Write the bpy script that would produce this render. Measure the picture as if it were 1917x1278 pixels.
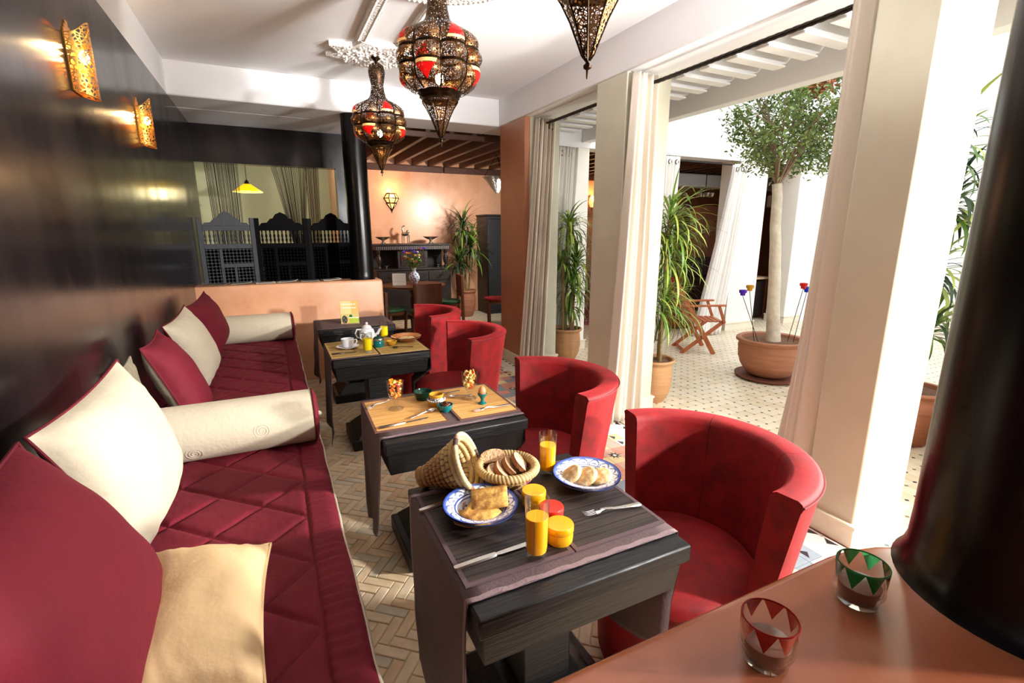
import bpy, bmesh, math, random
from mathutils import Vector, Matrix, noise
from math import sin, cos, pi, sqrt, radians as R, atan2, hypot
random.seed(11)
for o in list(bpy.data.objects): bpy.data.objects.remove(o)
SC = bpy.context.scene; COL = SC.collection
# ---------------- camera, sky, lights, exposure ----------------
FPX = 917.0
pitch = math.atan(211/FPX); yaw = math.atan(455.5/hypot(FPX, 211))
fw = Vector((sin(yaw)*cos(pitch), cos(yaw)*cos(pitch), -sin(pitch)))
rt = Vector((cos(yaw), -sin(yaw), 0)); up = rt.cross(fw)
cd = bpy.data.cameras.new('camera'); cam = bpy.data.objects.new('camera', cd); COL.objects.link(cam)
cd.sensor_width = 36; cd.lens = FPX/1917*36; cd.clip_start = .02
mw = Matrix((rt, up, -fw)).transposed().to_4x4(); mw.translation = (0, 0, 1.55); cam.matrix_world = mw
SC.camera = cam
vs = SC.view_settings; vs.view_transform = 'Standard'; vs.look = 'None'; vs.gamma = 1; vs.use_curve_mapping = False
vs.exposure = 0.0
W = bpy.data.worlds.new('sky'); SC.world = W; W.use_nodes = True
bg = W.node_tree.nodes['Background']; bg.inputs[0].default_value = (.93, .97, 1, 1); bg.inputs[1].default_value = 3.0
def area(name, loc, target, size, power, col=(1, 1, 1)):
    l = bpy.data.lights.new(name, 'AREA'); l.size = size; l.energy = power; l.color = col
    o = bpy.data.objects.new(name, l); COL.objects.link(o); o.location = loc
    o.rotation_euler = (Vector(target)-Vector(loc)).to_track_quat('-Z', 'Y').to_euler(); return o
area('strobe_lamp', (2.8, -1.05, 1.9), (.3, 2.9, .9), .14, 92, (1, .97, .92)).data.spread = R(120)
area('courtyard_lamp', (3.8, .46, 1.72), (.5, 2.8, .9), .2, 105, (1, .97, .93)).data.spread = R(100)
area('bounce_lamp', (2.2, .3, 1.9), (1.6, 2.8, 2.95), .3, 30, (1, .98, .97)).data.spread = R(56)
area('dining_room_lamp', (3.2, 6.7, 1.95), (1.9, 8.8, 1.4), .25, 42, (1, .95, .88)).data.spread = R(140)
def point(name, loc, power, col=(1, .62, .25), r=.03):
    l = bpy.data.lights.new(name, 'POINT'); l.energy = power; l.color = col; l.shadow_soft_size = r
    o = bpy.data.objects.new(name, l); COL.objects.link(o); o.location = loc; return o
# ---------------- materials ----------------
def lin(h):
    if isinstance(h, str):
        h = h.lstrip('#'); c = [int(h[i:i+2], 16)/255 for i in (0, 2, 4)]
    else: c = [x/255 for x in h]
    return tuple(x/12.92 if x <= .04045 else ((x+.055)/1.055)**2.4 for x in c)+(1,)
MC = {}
def mat(name, col='#808080', rough=.6, metal=0, var=0, vs_=6, bump=0, bs=20, stretch=None, trans=0, ior=1.45, sheen=0, sheentint=None, emit=0, ecol=None,
        attr=False, col2=None, thr=None, spec=.5, rvar=0, coat=0, sss=0):
    if name in MC: return MC[name]
    m = bpy.data.materials.new(name); m.use_nodes = True; MC[name] = m
    nt = m.node_tree; N = nt.nodes; L = nt.links; p = N['Principled BSDF']
    c = lin(col) if not (isinstance(col, tuple) and len(col) == 4) else col
    p.inputs['Base Color'].default_value = c; p.inputs['Roughness'].default_value = rough; p.inputs['Metallic'].default_value = metal
    p.inputs['IOR'].default_value = ior; p.inputs['Transmission Weight'].default_value = trans; p.inputs['Specular IOR Level'].default_value = spec
    p.inputs['Coat Weight'].default_value = coat
    if sss: p.inputs['Subsurface Weight'].default_value = sss; p.inputs['Subsurface Scale'].default_value = .02
    if sheen:
        p.inputs['Sheen Weight'].default_value = sheen; p.inputs['Sheen Roughness'].default_value = .35
        p.inputs['Sheen Tint'].default_value = lin(sheentint) if sheentint else c
    if emit: p.inputs['Emission Strength'].default_value = emit; p.inputs['Emission Color'].default_value = lin(ecol or col)
    tc = N.new('ShaderNodeTexCoord'); mp = N.new('ShaderNodeMapping'); L.new(tc.outputs['Object'], mp.inputs[0])
    if stretch: mp.inputs['Scale'].default_value = stretch
    src = None
    if attr:
        a = N.new('ShaderNodeAttribute'); a.attribute_name = 'Col'; src = a.outputs['Color']
    if var:
        n = N.new('ShaderNodeTexNoise'); n.inputs['Scale'].default_value = vs_; n.inputs['Detail'].default_value = 6; n.inputs['Roughness'].default_value = .6
        L.new(mp.outputs[0], n.inputs['Vector'])
        r = N.new('ShaderNodeValToRGB'); L.new(n.outputs[0], r.inputs[0])
        r.color_ramp.elements[0].position = .3; r.color_ramp.elements[1].position = .7
        if attr:
            r.color_ramp.elements[0].color = (1-var, 1-var, 1-var, 1); r.color_ramp.elements[1].color = (1, 1, 1, 1)
            mx = N.new('ShaderNodeMix'); mx.data_type = 'RGBA'; mx.blend_type = 'MULTIPLY'; mx.inputs[0].default_value = 1
            L.new(src, mx.inputs[6]); L.new(r.outputs[0], mx.inputs[7]); src = mx.outputs[2]
        else:
            c2 = lin(col2) if col2 else tuple(x*(1-var) for x in c[:3])+(1,)
            r.color_ramp.elements[0].color = c2; r.color_ramp.elements[1].color = c; src = r.outputs[0]
        if rvar:
            mr = N.new('ShaderNodeMapRange'); L.new(n.outputs[0], mr.inputs[0]); mr.inputs[1].default_value = .3; mr.inputs[2].default_value = .7
            mr.inputs[3].default_value = rough-rvar; mr.inputs[4].default_value = rough+rvar; L.new(mr.outputs[0], p.inputs['Roughness'])
    if src: L.new(src, p.inputs['Base Color'])
    if bump:
        n2 = N.new('ShaderNodeTexNoise'); n2.inputs['Scale'].default_value = bs; n2.inputs['Detail'].default_value = 5; L.new(mp.outputs[0], n2.inputs['Vector'])
        b = N.new('ShaderNodeBump'); b.inputs['Strength'].default_value = bump; b.inputs['Distance'].default_value = .02
        L.new(n2.outputs[0], b.inputs['Height']); L.new(b.outputs[0], p.inputs['Normal'])
    return m
def perforate(m, scale=60, lo=.09, kind='VORONOI'):
    nt = m.node_tree; N = nt.nodes; L = nt.links; p = N['Principled BSDF']
    tc = N.new('ShaderNodeTexCoord'); v = N.new('ShaderNodeTexVoronoi'); v.feature = 'DISTANCE_TO_EDGE'; v.inputs['Scale'].default_value = scale
    L.new(tc.outputs['Object'], v.inputs['Vector'])
    lt = N.new('ShaderNodeMath'); lt.operation = 'LESS_THAN'; lt.inputs[1].default_value = lo; L.new(v.outputs['Distance'], lt.inputs[0])
    L.new(lt.outputs[0], p.inputs['Alpha']); return m
def voronoi_bump(m, scale, strength, dist=.01):
    nt = m.node_tree; N = nt.nodes; L = nt.links; p = N['Principled BSDF']
    tc = N.new('ShaderNodeTexCoord'); v = N.new('ShaderNodeTexVoronoi'); v.feature = 'DISTANCE_TO_EDGE'; v.inputs['Scale'].default_value = scale
    L.new(tc.outputs['Object'], v.inputs['Vector'])
    b = N.new('ShaderNodeBump'); b.inputs['Strength'].default_value = strength; b.inputs['Distance'].default_value = dist
    mr = N.new('ShaderNodeMapRange'); mr.inputs[2].default_value = .2; L.new(v.outputs['Distance'], mr.inputs[0])
    L.new(mr.outputs[0], b.inputs['Height']); L.new(b.outputs[0], p.inputs['Normal']); return m
BLACKWALL = mat('black_tadelakt', (32, 26, 27), .2, var=.5, vs_=3, bump=.10, bs=3, stretch=(1, 1, .35), rvar=.07, spec=.55)
SALMON = mat('salmon_tadelakt', (224, 170, 134), .32, var=.25, vs_=3, bump=.05, bs=8, col2=(206, 146, 108), rvar=.06)
SALMOND = mat('terracotta_tadelakt', (178, 116, 84), .35, var=.2, vs_=3, bump=.05, bs=8, rvar=.06)
WHITE = mat('white_plaster', (240, 239, 240), .7, var=.04, vs_=2, bump=.04, bs=14)
CREAMW = mat('lit_cream_plaster', (240, 234, 224), .6, var=.06, vs_=3)  # brighter copy of the cream plaster, strong daylight put into its colour
CREAM = mat('cream_plaster', (208, 203, 180), .5, var=.12, vs_=3, bump=.06, bs=9)
CURTW = mat('white_linen', (244, 240, 234), .85, var=.04, vs_=30, bump=.1, bs=90, stretch=(1, 1, .1))
CURT = mat('cream_linen', (222, 212, 196), .85, var=.05, vs_=30, bump=.12, bs=90, stretch=(1, 1, .1), sheen=.2)
RED = mat('red_velvet', (152, 5, 13), .7, var=.55, vs_=12, bump=.06, bs=40, sheen=.25, sheentint=(255, 70, 80))
REDP = mat('red_piping', (110, 8, 16), .7)
MAROON = mat('maroon_cotton', (112, 10, 33), .8, var=.12, vs_=14, bump=.1, bs=70, sheen=.12, sheentint=(230, 90, 110))
MAROOND = mat('maroon_piping', (100, 12, 30), .8)
CREAMF = mat('cream_fabric', (206, 194, 170), .8, var=.05, vs_=12, bump=.12, bs=60, sheen=.2)
GOLDF = mat('pale_gold_fabric', (216, 182, 136), .7, var=.06, vs_=12, bump=.1, bs=60, sheen=.3)
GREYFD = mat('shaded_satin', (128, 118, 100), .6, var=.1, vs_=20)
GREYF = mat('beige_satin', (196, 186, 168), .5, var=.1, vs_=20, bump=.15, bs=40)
BLACKWOOD = mat('black_stained_wood', (15, 14, 16), .42, var=.35, vs_=5, bump=.15, bs=30, stretch=(.3, 3, 3), spec=.5)
DARKWOOD = mat('dark_carved_wood', (42, 32, 30), .4, var=.3, vs_=10, bump=.2, bs=30)
SCREENB = mat('silhouette_screen_wood', (9, 8, 9), .6, var=.3, vs_=10, bump=.2, bs=40, spec=.1)  # screen wood with the silhouette's shade put into its colour
SCREENG = mat('lit_screen_wood', (50, 52, 58), .6, var=.35, vs_=12, bump=.2, bs=40)  # same screen wood, the light on the first panel put into its colour
WALNUT = mat('walnut', (110, 58, 30), .35, var=.4, vs_=6, bump=.1, bs=20, stretch=(4, 4, .6))
TEAK = mat('teak', (178, 96, 52), .45, var=.3, vs_=8, bump=.1, bs=20, stretch=(3, 3, .6))
RAFT = mat('cedar_rafter', (88, 50, 34), .5, var=.35, vs_=6, bump=.1, bs=20, stretch=(4, .5, 4))
RAFTD = mat('dark_ceiling_boards', (24, 11, 8), .6, var=.3, vs_=6)
TERRA = mat('tan_terracotta', (178, 132, 88), .75, var=.2, vs_=6, bump=.15, bs=12, stretch=(1, 1, 8))
TERRAR = mat('red_terracotta', (170, 112, 82), .75, var=.2, vs_=6, bump=.2, bs=10, stretch=(1, 1, 8))
TERRAD = mat('dark_terracotta', (120, 66, 50), .7, var=.2)
SOIL = mat('soil', (120, 84, 58), .95, var=.4, vs_=40, bump=.8, bs=60)
BRASS = perforate(mat('pierced_brass', (128, 92, 58), .32, 1, var=.4, vs_=14), 88, .13)
BRASSD = mat('dark_brass', (62, 46, 32), .34, 1, var=.4, vs_=20)
BRASSS = perforate(mat('pierced_gold_brass', (246, 190, 100), .3, 1, var=.2, vs_=20), 62, .13)
GOLD = mat('polished_brass', (226, 170, 90), .28, 1)
SILVER = mat('silver', (205, 203, 200), .22, 1)
SILVERH = mat('hammered_silver', (170, 166, 158), .3, 1, bump=.5, bs=50)
IRON = mat('dark_iron', (48, 42, 38), .4, .8)
def thin_glass(name, tint=(.97, .98, .97), ior=1.45):
    m = bpy.data.materials.new(name); m.use_nodes = True; nt = m.node_tree; N = nt.nodes; L = nt.links; N.remove(N['Principled BSDF'])
    o = N['Material Output']; t = N.new('ShaderNodeBsdfTransparent'); t.inputs[0].default_value = tint+(1,); g = N.new('ShaderNodeBsdfGlossy'); g.inputs['Roughness'].default_value = .02
    lw = N.new('ShaderNodeLayerWeight'); lw.inputs[0].default_value = .5; pw = N.new('ShaderNodeMath'); pw.operation = 'POWER'; pw.inputs[1].default_value = 3.5; L.new(lw.outputs['Facing'], pw.inputs[0]); f = N.new('ShaderNodeMapRange'); f.inputs[3].default_value = .06; f.inputs[4].default_value = .9; L.new(pw.outputs[0], f.inputs[0]); mx = N.new('ShaderNodeMixShader')
    L.new(f.outputs[0], mx.inputs[0]); L.new(t.outputs[0], mx.inputs[1]); L.new(g.outputs[0], mx.inputs[2]); L.new(mx.outputs[0], o.inputs[0]); return m
GLASS = thin_glass('clear_glass')
GLASSR = mat('red_stained_glass', (190, 12, 12), .1, trans=1, ior=1.3)
GLASSG = mat('green_stained_glass', (14, 130, 44), .1, trans=1, ior=1.3)
REDPANE = mat('red_lantern_glass', (190, 14, 12), .2, emit=.35, ecol=(230, 20, 14))
AMBER = mat('amber_lantern_glass', (236, 190, 120), .3, emit=.4, ecol=(255, 190, 110))
JUICE = mat('orange_juice', (255, 176, 8), .3)
JUICEY = mat('yellow_juice', (255, 224, 16), .3)
CHINA = mat('white_china', (240, 240, 244), .12)
YELC = mat('yellow_tadelakt_pot', (236, 168, 14), .3, var=.12, vs_=30, coat=.3)
REDC = mat('red_tadelakt_pot', (200, 40, 22), .3, var=.12, vs_=30, coat=.3)
TEAL = mat('teal_glaze', (16, 112, 112), .15, var=.2, vs_=30)
GREENG = mat('dark_green_glaze', (10, 60, 44), .15)
OCHREG = mat('ochre_glaze', (206, 150, 40), .2, var=.3, vs_=50)
STRAW = mat('woven_straw', (210, 170, 96), .7, attr=True, var=.3, vs_=80)
PAINTED = mat('painted_ceramic', (255, 255, 255), .12, attr=True)
PRINT = mat('printed_paper', (255, 255, 255), .5, attr=True)
BREAD = mat('brown_bread', (176, 112, 66), .85, var=.35, vs_=30, bump=.5, bs=60)
CRUMB = mat('bread_crumb', (222, 178, 138), .9, var=.3, vs_=50, bump=.6, bs=90)
PANC = mat('pancake', (226, 178, 92), .75, var=.5, vs_=34, bump=.25, bs=50, col2=(128, 66, 18))
BATB = mat('pale_bun', (236, 216, 170), .8, var=.5, vs_=55, bump=.3, bs=30, col2=(188, 132, 66))
EGG = mat('brown_egg', (212, 140, 96), .4)
LEAF = mat('palm_leaf', (96, 132, 44), .45, var=.35, vs_=6, sss=0)
LEAFY = mat('pale_palm_leaf', (178, 192, 84), .45, var=.4, vs_=6)
LEAFD = mat('dark_leaf', (44, 66, 34), .5, var=.3)
FICUS = mat('tree_leaf', (146, 164, 92), .45, var=.45, vs_=3, col2=(80, 106, 54))
FICUSP = mat('copper_leaf', (190, 110, 80), .6, var=.2)
BARK = mat('pale_bark', (214, 200, 178), .8, var=.25, vs_=14, bump=.5, bs=24)
CANE = mat('palm_cane', (142, 118, 74), .8, var=.3, vs_=10, bump=.6, bs=60, stretch=(1, 1, 6))
RUNNER = mat('brown_linen', (88, 70, 72), .7, var=.15, vs_=60, bump=.15, bs=120, sheen=.15)
RUNEDGE = mat('mauve_linen_band', (134, 112, 116), .7, var=.1, vs_=60, bump=.15, bs=120, sheen=.2)
def stripes(name, cols, scale=220, axis=1, rough=.5):
    m = mat(name, cols[0], rough); nt = m.node_tree; N = nt.nodes; L = nt.links; p = N['Principled BSDF']
    tc = N.new('ShaderNodeTexCoord'); mp = N.new('ShaderNodeMapping'); sc = [1.5, 1.5, 1.5]; sc[axis] = scale; mp.inputs['Scale'].default_value = sc
    n = N.new('ShaderNodeTexNoise'); n.inputs['Scale'].default_value = 1; n.inputs['Detail'].default_value = 1
    r = N.new('ShaderNodeValToRGB'); L.new(tc.outputs['Object'], mp.inputs[0]); L.new(mp.outputs[0], n.inputs['Vector']); L.new(n.outputs[0], r.inputs[0])
    r.color_ramp.elements[0].position = .36; r.color_ramp.elements[1].position = .64
    r.color_ramp.elements[0].color = lin(cols[1]); r.color_ramp.elements[1].color = lin(cols[0]); L.new(r.outputs[0], p.inputs['Base Color'])
    b = N.new('ShaderNodeBump'); b.inputs['Strength'].default_value = .3; b.inputs['Distance'].default_value = .002
    L.new(n.outputs[0], b.inputs['Height']); L.new(b.outputs[0], p.inputs['Normal']); return m
BAMD = stripes('dark_bamboo_mat', [(58, 45, 38), (17, 12, 12)], 120, 1)
BAML = stripes('golden_bamboo_mat', [(226, 176, 104), (180, 122, 60)], 120, 1)
BAMS = stripes('straw_mat', [(214, 178, 100), (120, 90, 44)], 90, 1, .7)
# ---------------- mesh helpers ----------------
class MB:
    def __init__(s): s.v = []; s.f = []; s.c = None
    def add(s, vs, fs, cols=None):
        n = len(s.v); s.v += [tuple(v) for v in vs]; s.f += [tuple(i+n for i in f) for f in fs]
        if cols is not None:
            if s.c is None: s.c = []
            s.c += cols
        return s
    def box(s, x0, x1, y0, y1, z0, z1, M=None):
        vs = [Vector((x, y, z)) for x in (x0, x1) for y in (y0, y1) for z in (z0, z1)]
        if M: vs = [M @ v for v in vs]
        return s.add(vs, [(0, 1, 3, 2), (4, 6, 7, 5), (0, 4, 5, 1), (2, 3, 7, 6), (0, 2, 6, 4), (1, 5, 7, 3)])
    def prism(s, poly, z0, z1, M=None):
        n = len(poly); vs = [Vector((x, y, z0)) for x, y in poly]+[Vector((x, y, z1)) for x, y in poly]
        if M: vs = [M @ v for v in vs]
        return s.add(vs, [tuple(range(n))[::-1], tuple(range(n, 2*n))]+[(i, (i+1) % n, n+(i+1) % n, n+i) for i in range(n)])
    def lathe(s, prof, c=(0, 0, 0), n=32, M=None, mod=None, col=None, cap=True):
        vs = []; cols = [] if col else None; k = len(prof)
        for j, (r, z) in enumerate(prof):
            for i in range(n):
                a = 2*pi*i/n; q = mod(r, z, a) if mod else r
                vs.append(Vector((c[0]+q*cos(a), c[1]+q*sin(a), c[2]+z)))
                if col: cols.append(col(r, z, a, j))
        if M: vs = [M @ v for v in vs]
        fs = [(j*n+i, j*n+(i+1) % n, (j+1)*n+(i+1) % n, (j+1)*n+i) for j in range(k-1) for i in range(n)]
        if cap:
            if prof[0][0] > 1e-5: fs.append(tuple(range(n))[::-1])
            if prof[-1][0] > 1e-5: fs.append(tuple(range((k-1)*n, k*n)))
        return s.add(vs, fs, cols)
    def tube(s, pts, r, n=8, closed=False):
        pts = [Vector(p) for p in pts]; m = len(pts); vs = []; rr = r if callable(r) else (lambda t: r)
        prev = None
        for j, p in enumerate(pts):
            if closed: d = pts[(j+1) % m]-pts[j-1]
            else: d = pts[min(j+1, m-1)]-pts[max(j-1, 0)]
            if d.length < 1e-9: d = Vector((0, 0, 1))
            d.normalize()
            if prev is None:
                a = Vector((0, 0, 1)) if abs(d.z) < .9 else Vector((1, 0, 0)); u = d.cross(a).normalized()
            else:
                u = (prev-d*prev.dot(d))
                u = u.normalized() if u.length > 1e-6 else d.orthogonal().normalized()
            prev = u; w = d.cross(u); q = rr(j/max(1, m-1))
            vs += [p+u*q*cos(2*pi*i/n)+w*q*sin(2*pi*i/n) for i in range(n)]
        fs = []
        for j in range(m if closed else m-1):
            a = j*n; b = ((j+1) % m)*n
            fs += [(a+i, a+(i+1) % n, b+(i+1) % n, b+i) for i in range(n)]
        if not closed: fs += [tuple(range(n))[::-1], tuple(range((m-1)*n, m*n))]
        return s.add(vs, fs)
    def grid(s, fn, nu, nv, col=None, flip=False):
        vs = []; cols = [] if col else None
        for j in range(nv+1):
            for i in range(nu+1):
                vs.append(Vector(fn(i/nu, j/nv)))
                if col: cols.append(col(i/nu, j/nv))
        w = nu+1
        fs = [(j*w+i, j*w+i+1, (j+1)*w+i+1, (j+1)*w+i) for j in range(nv) for i in range(nu)]
        if flip: fs = [f[::-1] for f in fs]
        return s.add(vs, fs, cols)
    def ball(s, c, r, n=12, sc=(1, 1, 1)):
        m = n//2; prof = [(max(1e-6, r*sin(pi*j/m)), -r*cos(pi*j/m)) for j in range(m+1)]
        return s.lathe([(a*sc[0], z*sc[2]) for a, z in prof], c, n)
def ob(name, mb, m, parent=None, loc=None, smooth=True, bev=0, label=None, cat=None, group=None, kind=None, solid=0, ang=40):
    if isinstance(mb, bpy.types.Mesh): me = mb
    else:
        me = bpy.data.meshes.new(name); me.from_pydata(mb.v, [], mb.f); me.update()
        if mb.c is not None:
            at = me.color_attributes.new('Col', 'FLOAT_COLOR', 'POINT')
            at.data.foreach_set('color', [x for c in mb.c for x in (c if len(c) == 4 else tuple(c)+(1,))])
        me.materials.append(m)
        if smooth: me.shade_smooth() if ang >= 180 else sm_angle(me, ang)
    o = bpy.data.objects.new(name, me); COL.objects.link(o)
    if parent: o.parent = parent
    if loc: o.location = loc
    if bev:
        b = o.modifiers.new('bevel', 'BEVEL'); b.width = bev; b.segments = 2; b.limit_method = 'ANGLE'; b.angle_limit = R(35)
    if solid:
        b = o.modifiers.new('solid', 'SOLIDIFY'); b.thickness = solid; b.offset = 0
    if label: o['label'] = label
    if cat: o['category'] = cat
    if group: o['group'] = group
    if kind: o['kind'] = kind
    return o
def sm_angle(me, deg):
    me.shade_smooth()
    bm = bmesh.new(); bm.from_mesh(me)
    bmesh.ops.recalc_face_normals(bm, faces=bm.faces)
    t = R(deg)
    for e in bm.edges:
        if len(e.link_faces) == 2 and e.calc_face_angle(0) > t: e.smooth = False
    bm.to_mesh(me); bm.free()
def thing(name, label, cat, loc=(0, 0, 0), rz=0, group=None):
    o = bpy.data.objects.new(name, None); COL.objects.link(o); o.location = loc; o.rotation_euler = (0, 0, rz); o.empty_display_size = .1
    o['label'] = label; o['category'] = cat
    if group: o['group'] = group
    return o
def struct(name, mb, m, parent=None, **k):
    o = ob(name, mb, m, parent, **k)
    if not parent: o['kind'] = 'structure'
    return o
def kids(o): return [c for c in bpy.data.objects if c.parent == o]
def dup(root, loc, rz=None, label=None, group=None):
    ks = kids(root); gs = {c.name: kids(c) for c in ks}
    r = root.copy(); COL.objects.link(r); r.location = loc
    if rz is not None: r.rotation_euler = (0, 0, rz)
    if label: r['label'] = label
    if group: r['group'] = group
    for c in ks:
        d = c.copy(); COL.objects.link(d); d.parent = r
        for g in gs[c.name]:
            e = g.copy(); COL.objects.link(e); e.parent = d
    return r
def bx(*a): return MB().box(*a)
def rr(x0, x1, y0, y1, z0, z1, M=None): return MB().box(x0, x1, y0, y1, z0, z1, M)
def nz(x, y, z=0): return noise.noise(Vector((x, y, z)))
# ---------------- the room ----------------
XW = -.67; XP = 2.46; ZS = 2.67; ZC = 2.95; YH = 5.4; YD = 6.65; YB = 8.8
struct('wall_left', rr(XW-.2, XW, -3, YD, 0, ZS), BLACKWALL, smooth=False)
struct('trim_1', rr(XW-.2, XW-.001, -3, 5.399, ZS+.001, ZC), WHITE, smooth=False)
struct('wall_rear', rr(XW-.2, XP+.5, -3.2, -3, 0, ZC), BLACKWALL, smooth=False)
struct('ceiling', rr(XW-.2, XP, -3, 6.9, ZC, ZC+.1), WHITE, smooth=False)
# cross beam and flat soffit before the dark wall
struct('ceiling.001', rr(XW-.2, XP-.001, YH, 5.9, ZS, ZC+.05), WHITE, bev=.012)
struct('ceiling.002', rr(XW-.2, .96, 5.902, YD, ZS, ZS+.1), WHITE, smooth=False)
# right beam over the pillars
struct('trim_2', rr(XP, XP+.42, -3, 5.9, ZS, 3.2), WHITE, bev=.012)
struct('trim_3', rr(XP+.10, XP+.115, -3, 4.74, ZS-.012, ZS), WHITE, smooth=False)
# dark wall with the wide opening
b = MB(); b.box(XW, .96, YD, YD+.16, 2.27, ZS); b.box(.81, .96, YD, YD+.16, 0, 2.27); b.box(XW, .81, YD, YD+.16, 0, .9)
struct('wall_dark', b, BLACKWALL, smooth=False)
OLIVE = mat('olive_wall', (196, 196, 160), .7, var=.06)
struct('wall_kitchen', rr(XW-.5, 1.1, 8.9, 9.0, 0, 3), OLIVE, smooth=False)
struct('wall_kitchen.001', rr(XW-.6, XW-.5, YD+.17, 8.9, 0, 3), OLIVE, smooth=False)
struct('ceiling.003', rr(XW-.5, .96, YD+.17, 8.9, 2.62, 2.7), mat('olive_ceiling', (190, 190, 165), .8), smooth=False)
struct('wall_dining', rr(.96, 1.1, YD+.17, 8.9, 0, ZS), SALMON, smooth=False)
# back salmon wall, wide over dining room and gallery
struct('wall_back', rr(1.1, 12.5, YB, YB+.2, 0, 3), SALMON, smooth=False)
struct('wall_right', rr(12.5, 12.7, -4, YB, 0, 3.2), SALMOND, smooth=False)
# half walls in salmon plaster with rounded caps
def cap_wall(name, x0, x1, y0, y1, z, rad, label, ends=(0, 1)):
    m = MB(); n = 6; sec = []
    for i in range(n+1): a = pi/2*i/n; sec.append((y0+rad-rad*cos(a), z-rad+rad*sin(a)))
    for i in range(n+1): a = pi/2*i/n; sec.append((y1-rad+rad*sin(a), z-rad+rad*cos(a)))
    sec = [(y0, 0)]+sec+[(y1, 0)]
    xs = [x0]+[x1-rad+rad*sin(pi/2*i/n) for i in range(n+1)]; sh = [0]+[rad-rad*cos(pi/2*i/n) for i in range(n+1)]
    vs = []; k = len(sec); ym = (y0+y1)/2
    for x, s in zip(xs, sh):
        for y, zz in sec:
            vs.append((x, y+(s if y < ym else -s), zz-(s if zz > .5 else 0)))
    fs = [(j*k+i, (j+1)*k+i, (j+1)*k+i+1, j*k+i+1) for j in range(len(xs)-1) for i in range(k-1)]
    fs += [tuple(range(k)), tuple(range((len(xs)-1)*k, len(xs)*k))[::-1]]
    m.add(vs, fs); return ob(name, m, SALMON, kind='structure')
cap_wall('wall_half', XW, 1.05, 5.36, 5.66, 1.02, .025, '')
# counter near the camera, with its round end
m = MB(); prof = []
x1, y0, y1 = 1.16, -.62, .425; cy = (y0+y1)/2; ex = .36
pts = [(-1.2, y0), (-1.2, y1)]
for i in range(25):
    a = pi/2-pi*i/24; pts.append((x1-ex+ex*cos(a)*1.0, cy+(y1-cy)*sin(a)))
n = len(pts)
def inset(P, d):
    cxm, cym = .3, cy
    return [(x-d*(1 if x > .3 else -1)*abs(x-.3)/1.2, y-d*(1 if y > cym else -1)*abs(y-cym)/.52) for x, y in P]
vs = []
lay = [(0, 0), (0, .995), (.004, 1.008), (.012, 1.016), (.022, 1.02)]
for d, z in lay: vs += [(x, y, z) for x, y in inset(pts, d)]
fs = [(j*n+i, j*n+(i+1) % n, (j+1)*n+(i+1) % n, (j+1)*n+i) for j in range(len(lay)-1) for i in range(n)]+[tuple(range((len(lay)-1)*n, len(lay)*n))]
COUNTER = mat('waxed_salmon_plaster', (176, 106, 76), .22, var=.3, vs_=4, bump=.03, bs=10, col2=(146, 80, 54), rvar=.05)
ob('wall_counter', m.add(vs, fs), COUNTER, kind='structure')
# round black columns
def column(name, x, y, r, z0, z1):
    p = [(r*1.12, 0), (r*1.06, .012), (r*1.01, .04), (r, .09), (r, z1-z0)]
    ob(name, MB().lathe(p, (x, y, z0), 48, cap=False), mat('polished_black_plaster', (10, 8, 9), .27, var=.5, vs_=3, bump=.08, bs=4, stretch=(1, 1, .3), rvar=.06, spec=.35), kind='structure')
column('column', .965, .225, .15, 1.019, ZC)
column('column.001', .87, 5.51, .117, 1.019, ZS)
# pillars
def pillar(name, x0, x1, y0, y1, m, z1=ZS, z0=0):
    return struct(name, rr(x0, x1, y0, y1, z0, z1), m, bev=.008)
pillar('pillar', XP, XP+.42, 1.21, 1.46, CREAM)
pillar('pillar.001', XP, XP+.42, 3.15, 3.53, CREAM)
pillar('pillar.002', XP-.001, XP+.06, 4.78, 5.39, SALMOND)
pillar('pillar.003', XP+.062, XP+.42, 4.78, 5.39, CREAM)
TILEW = mat('cream_glazed_tile', (228, 218, 196), .3, var=.1, vs_=20)
def plinth(x0, x1, y0, y1):
    m = MB(); t = .016
    m.box(x0-t, x1+t, y0-t, y1+t, .0, .10); m.box(x0-t*1.5, x1+t*1.5, y0-t*1.5, y1+t*1.5, .102, .122)
    struct('baseboard_1', m, TILEW, bev=.003)
plinth(XP, XP+.42, 1.21, 1.46); plinth(XP, XP+.42, 3.15, 3.53); plinth(XP, XP+.42, 4.78, 5.39)
# gallery pillars across the courtyard
YG = 5.3
for i, (a, b_) in enumerate(((3.36, 3.62), (4.42, 4.76), (6.25, 6.86), (7.62, 8.0))):
    pillar('pillar.0%02d' % (4+i), a, b_, YG, YG+.34, CREAMW, 2.52)
    plinth(a, b_, YG, YG+.34)
struct('wall_courtyard', rr(2.89, 12.5, YG, YG+.34, 2.521, 6.2), WHITE, smooth=False)
struct('wall_courtyard.001', rr(8.002, 12.5, YG+.02, YG+.34, 0, 2.52), WHITE, smooth=False)
struct('trim_4', rr(2.89, 12.5, YG-.03, YG, 2.5, 2.56), WHITE, smooth=False)
struct('wall_courtyard.002', rr(9.6, 9.8, -4, YG, 0, 6.2), WHITE, smooth=False)
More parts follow.
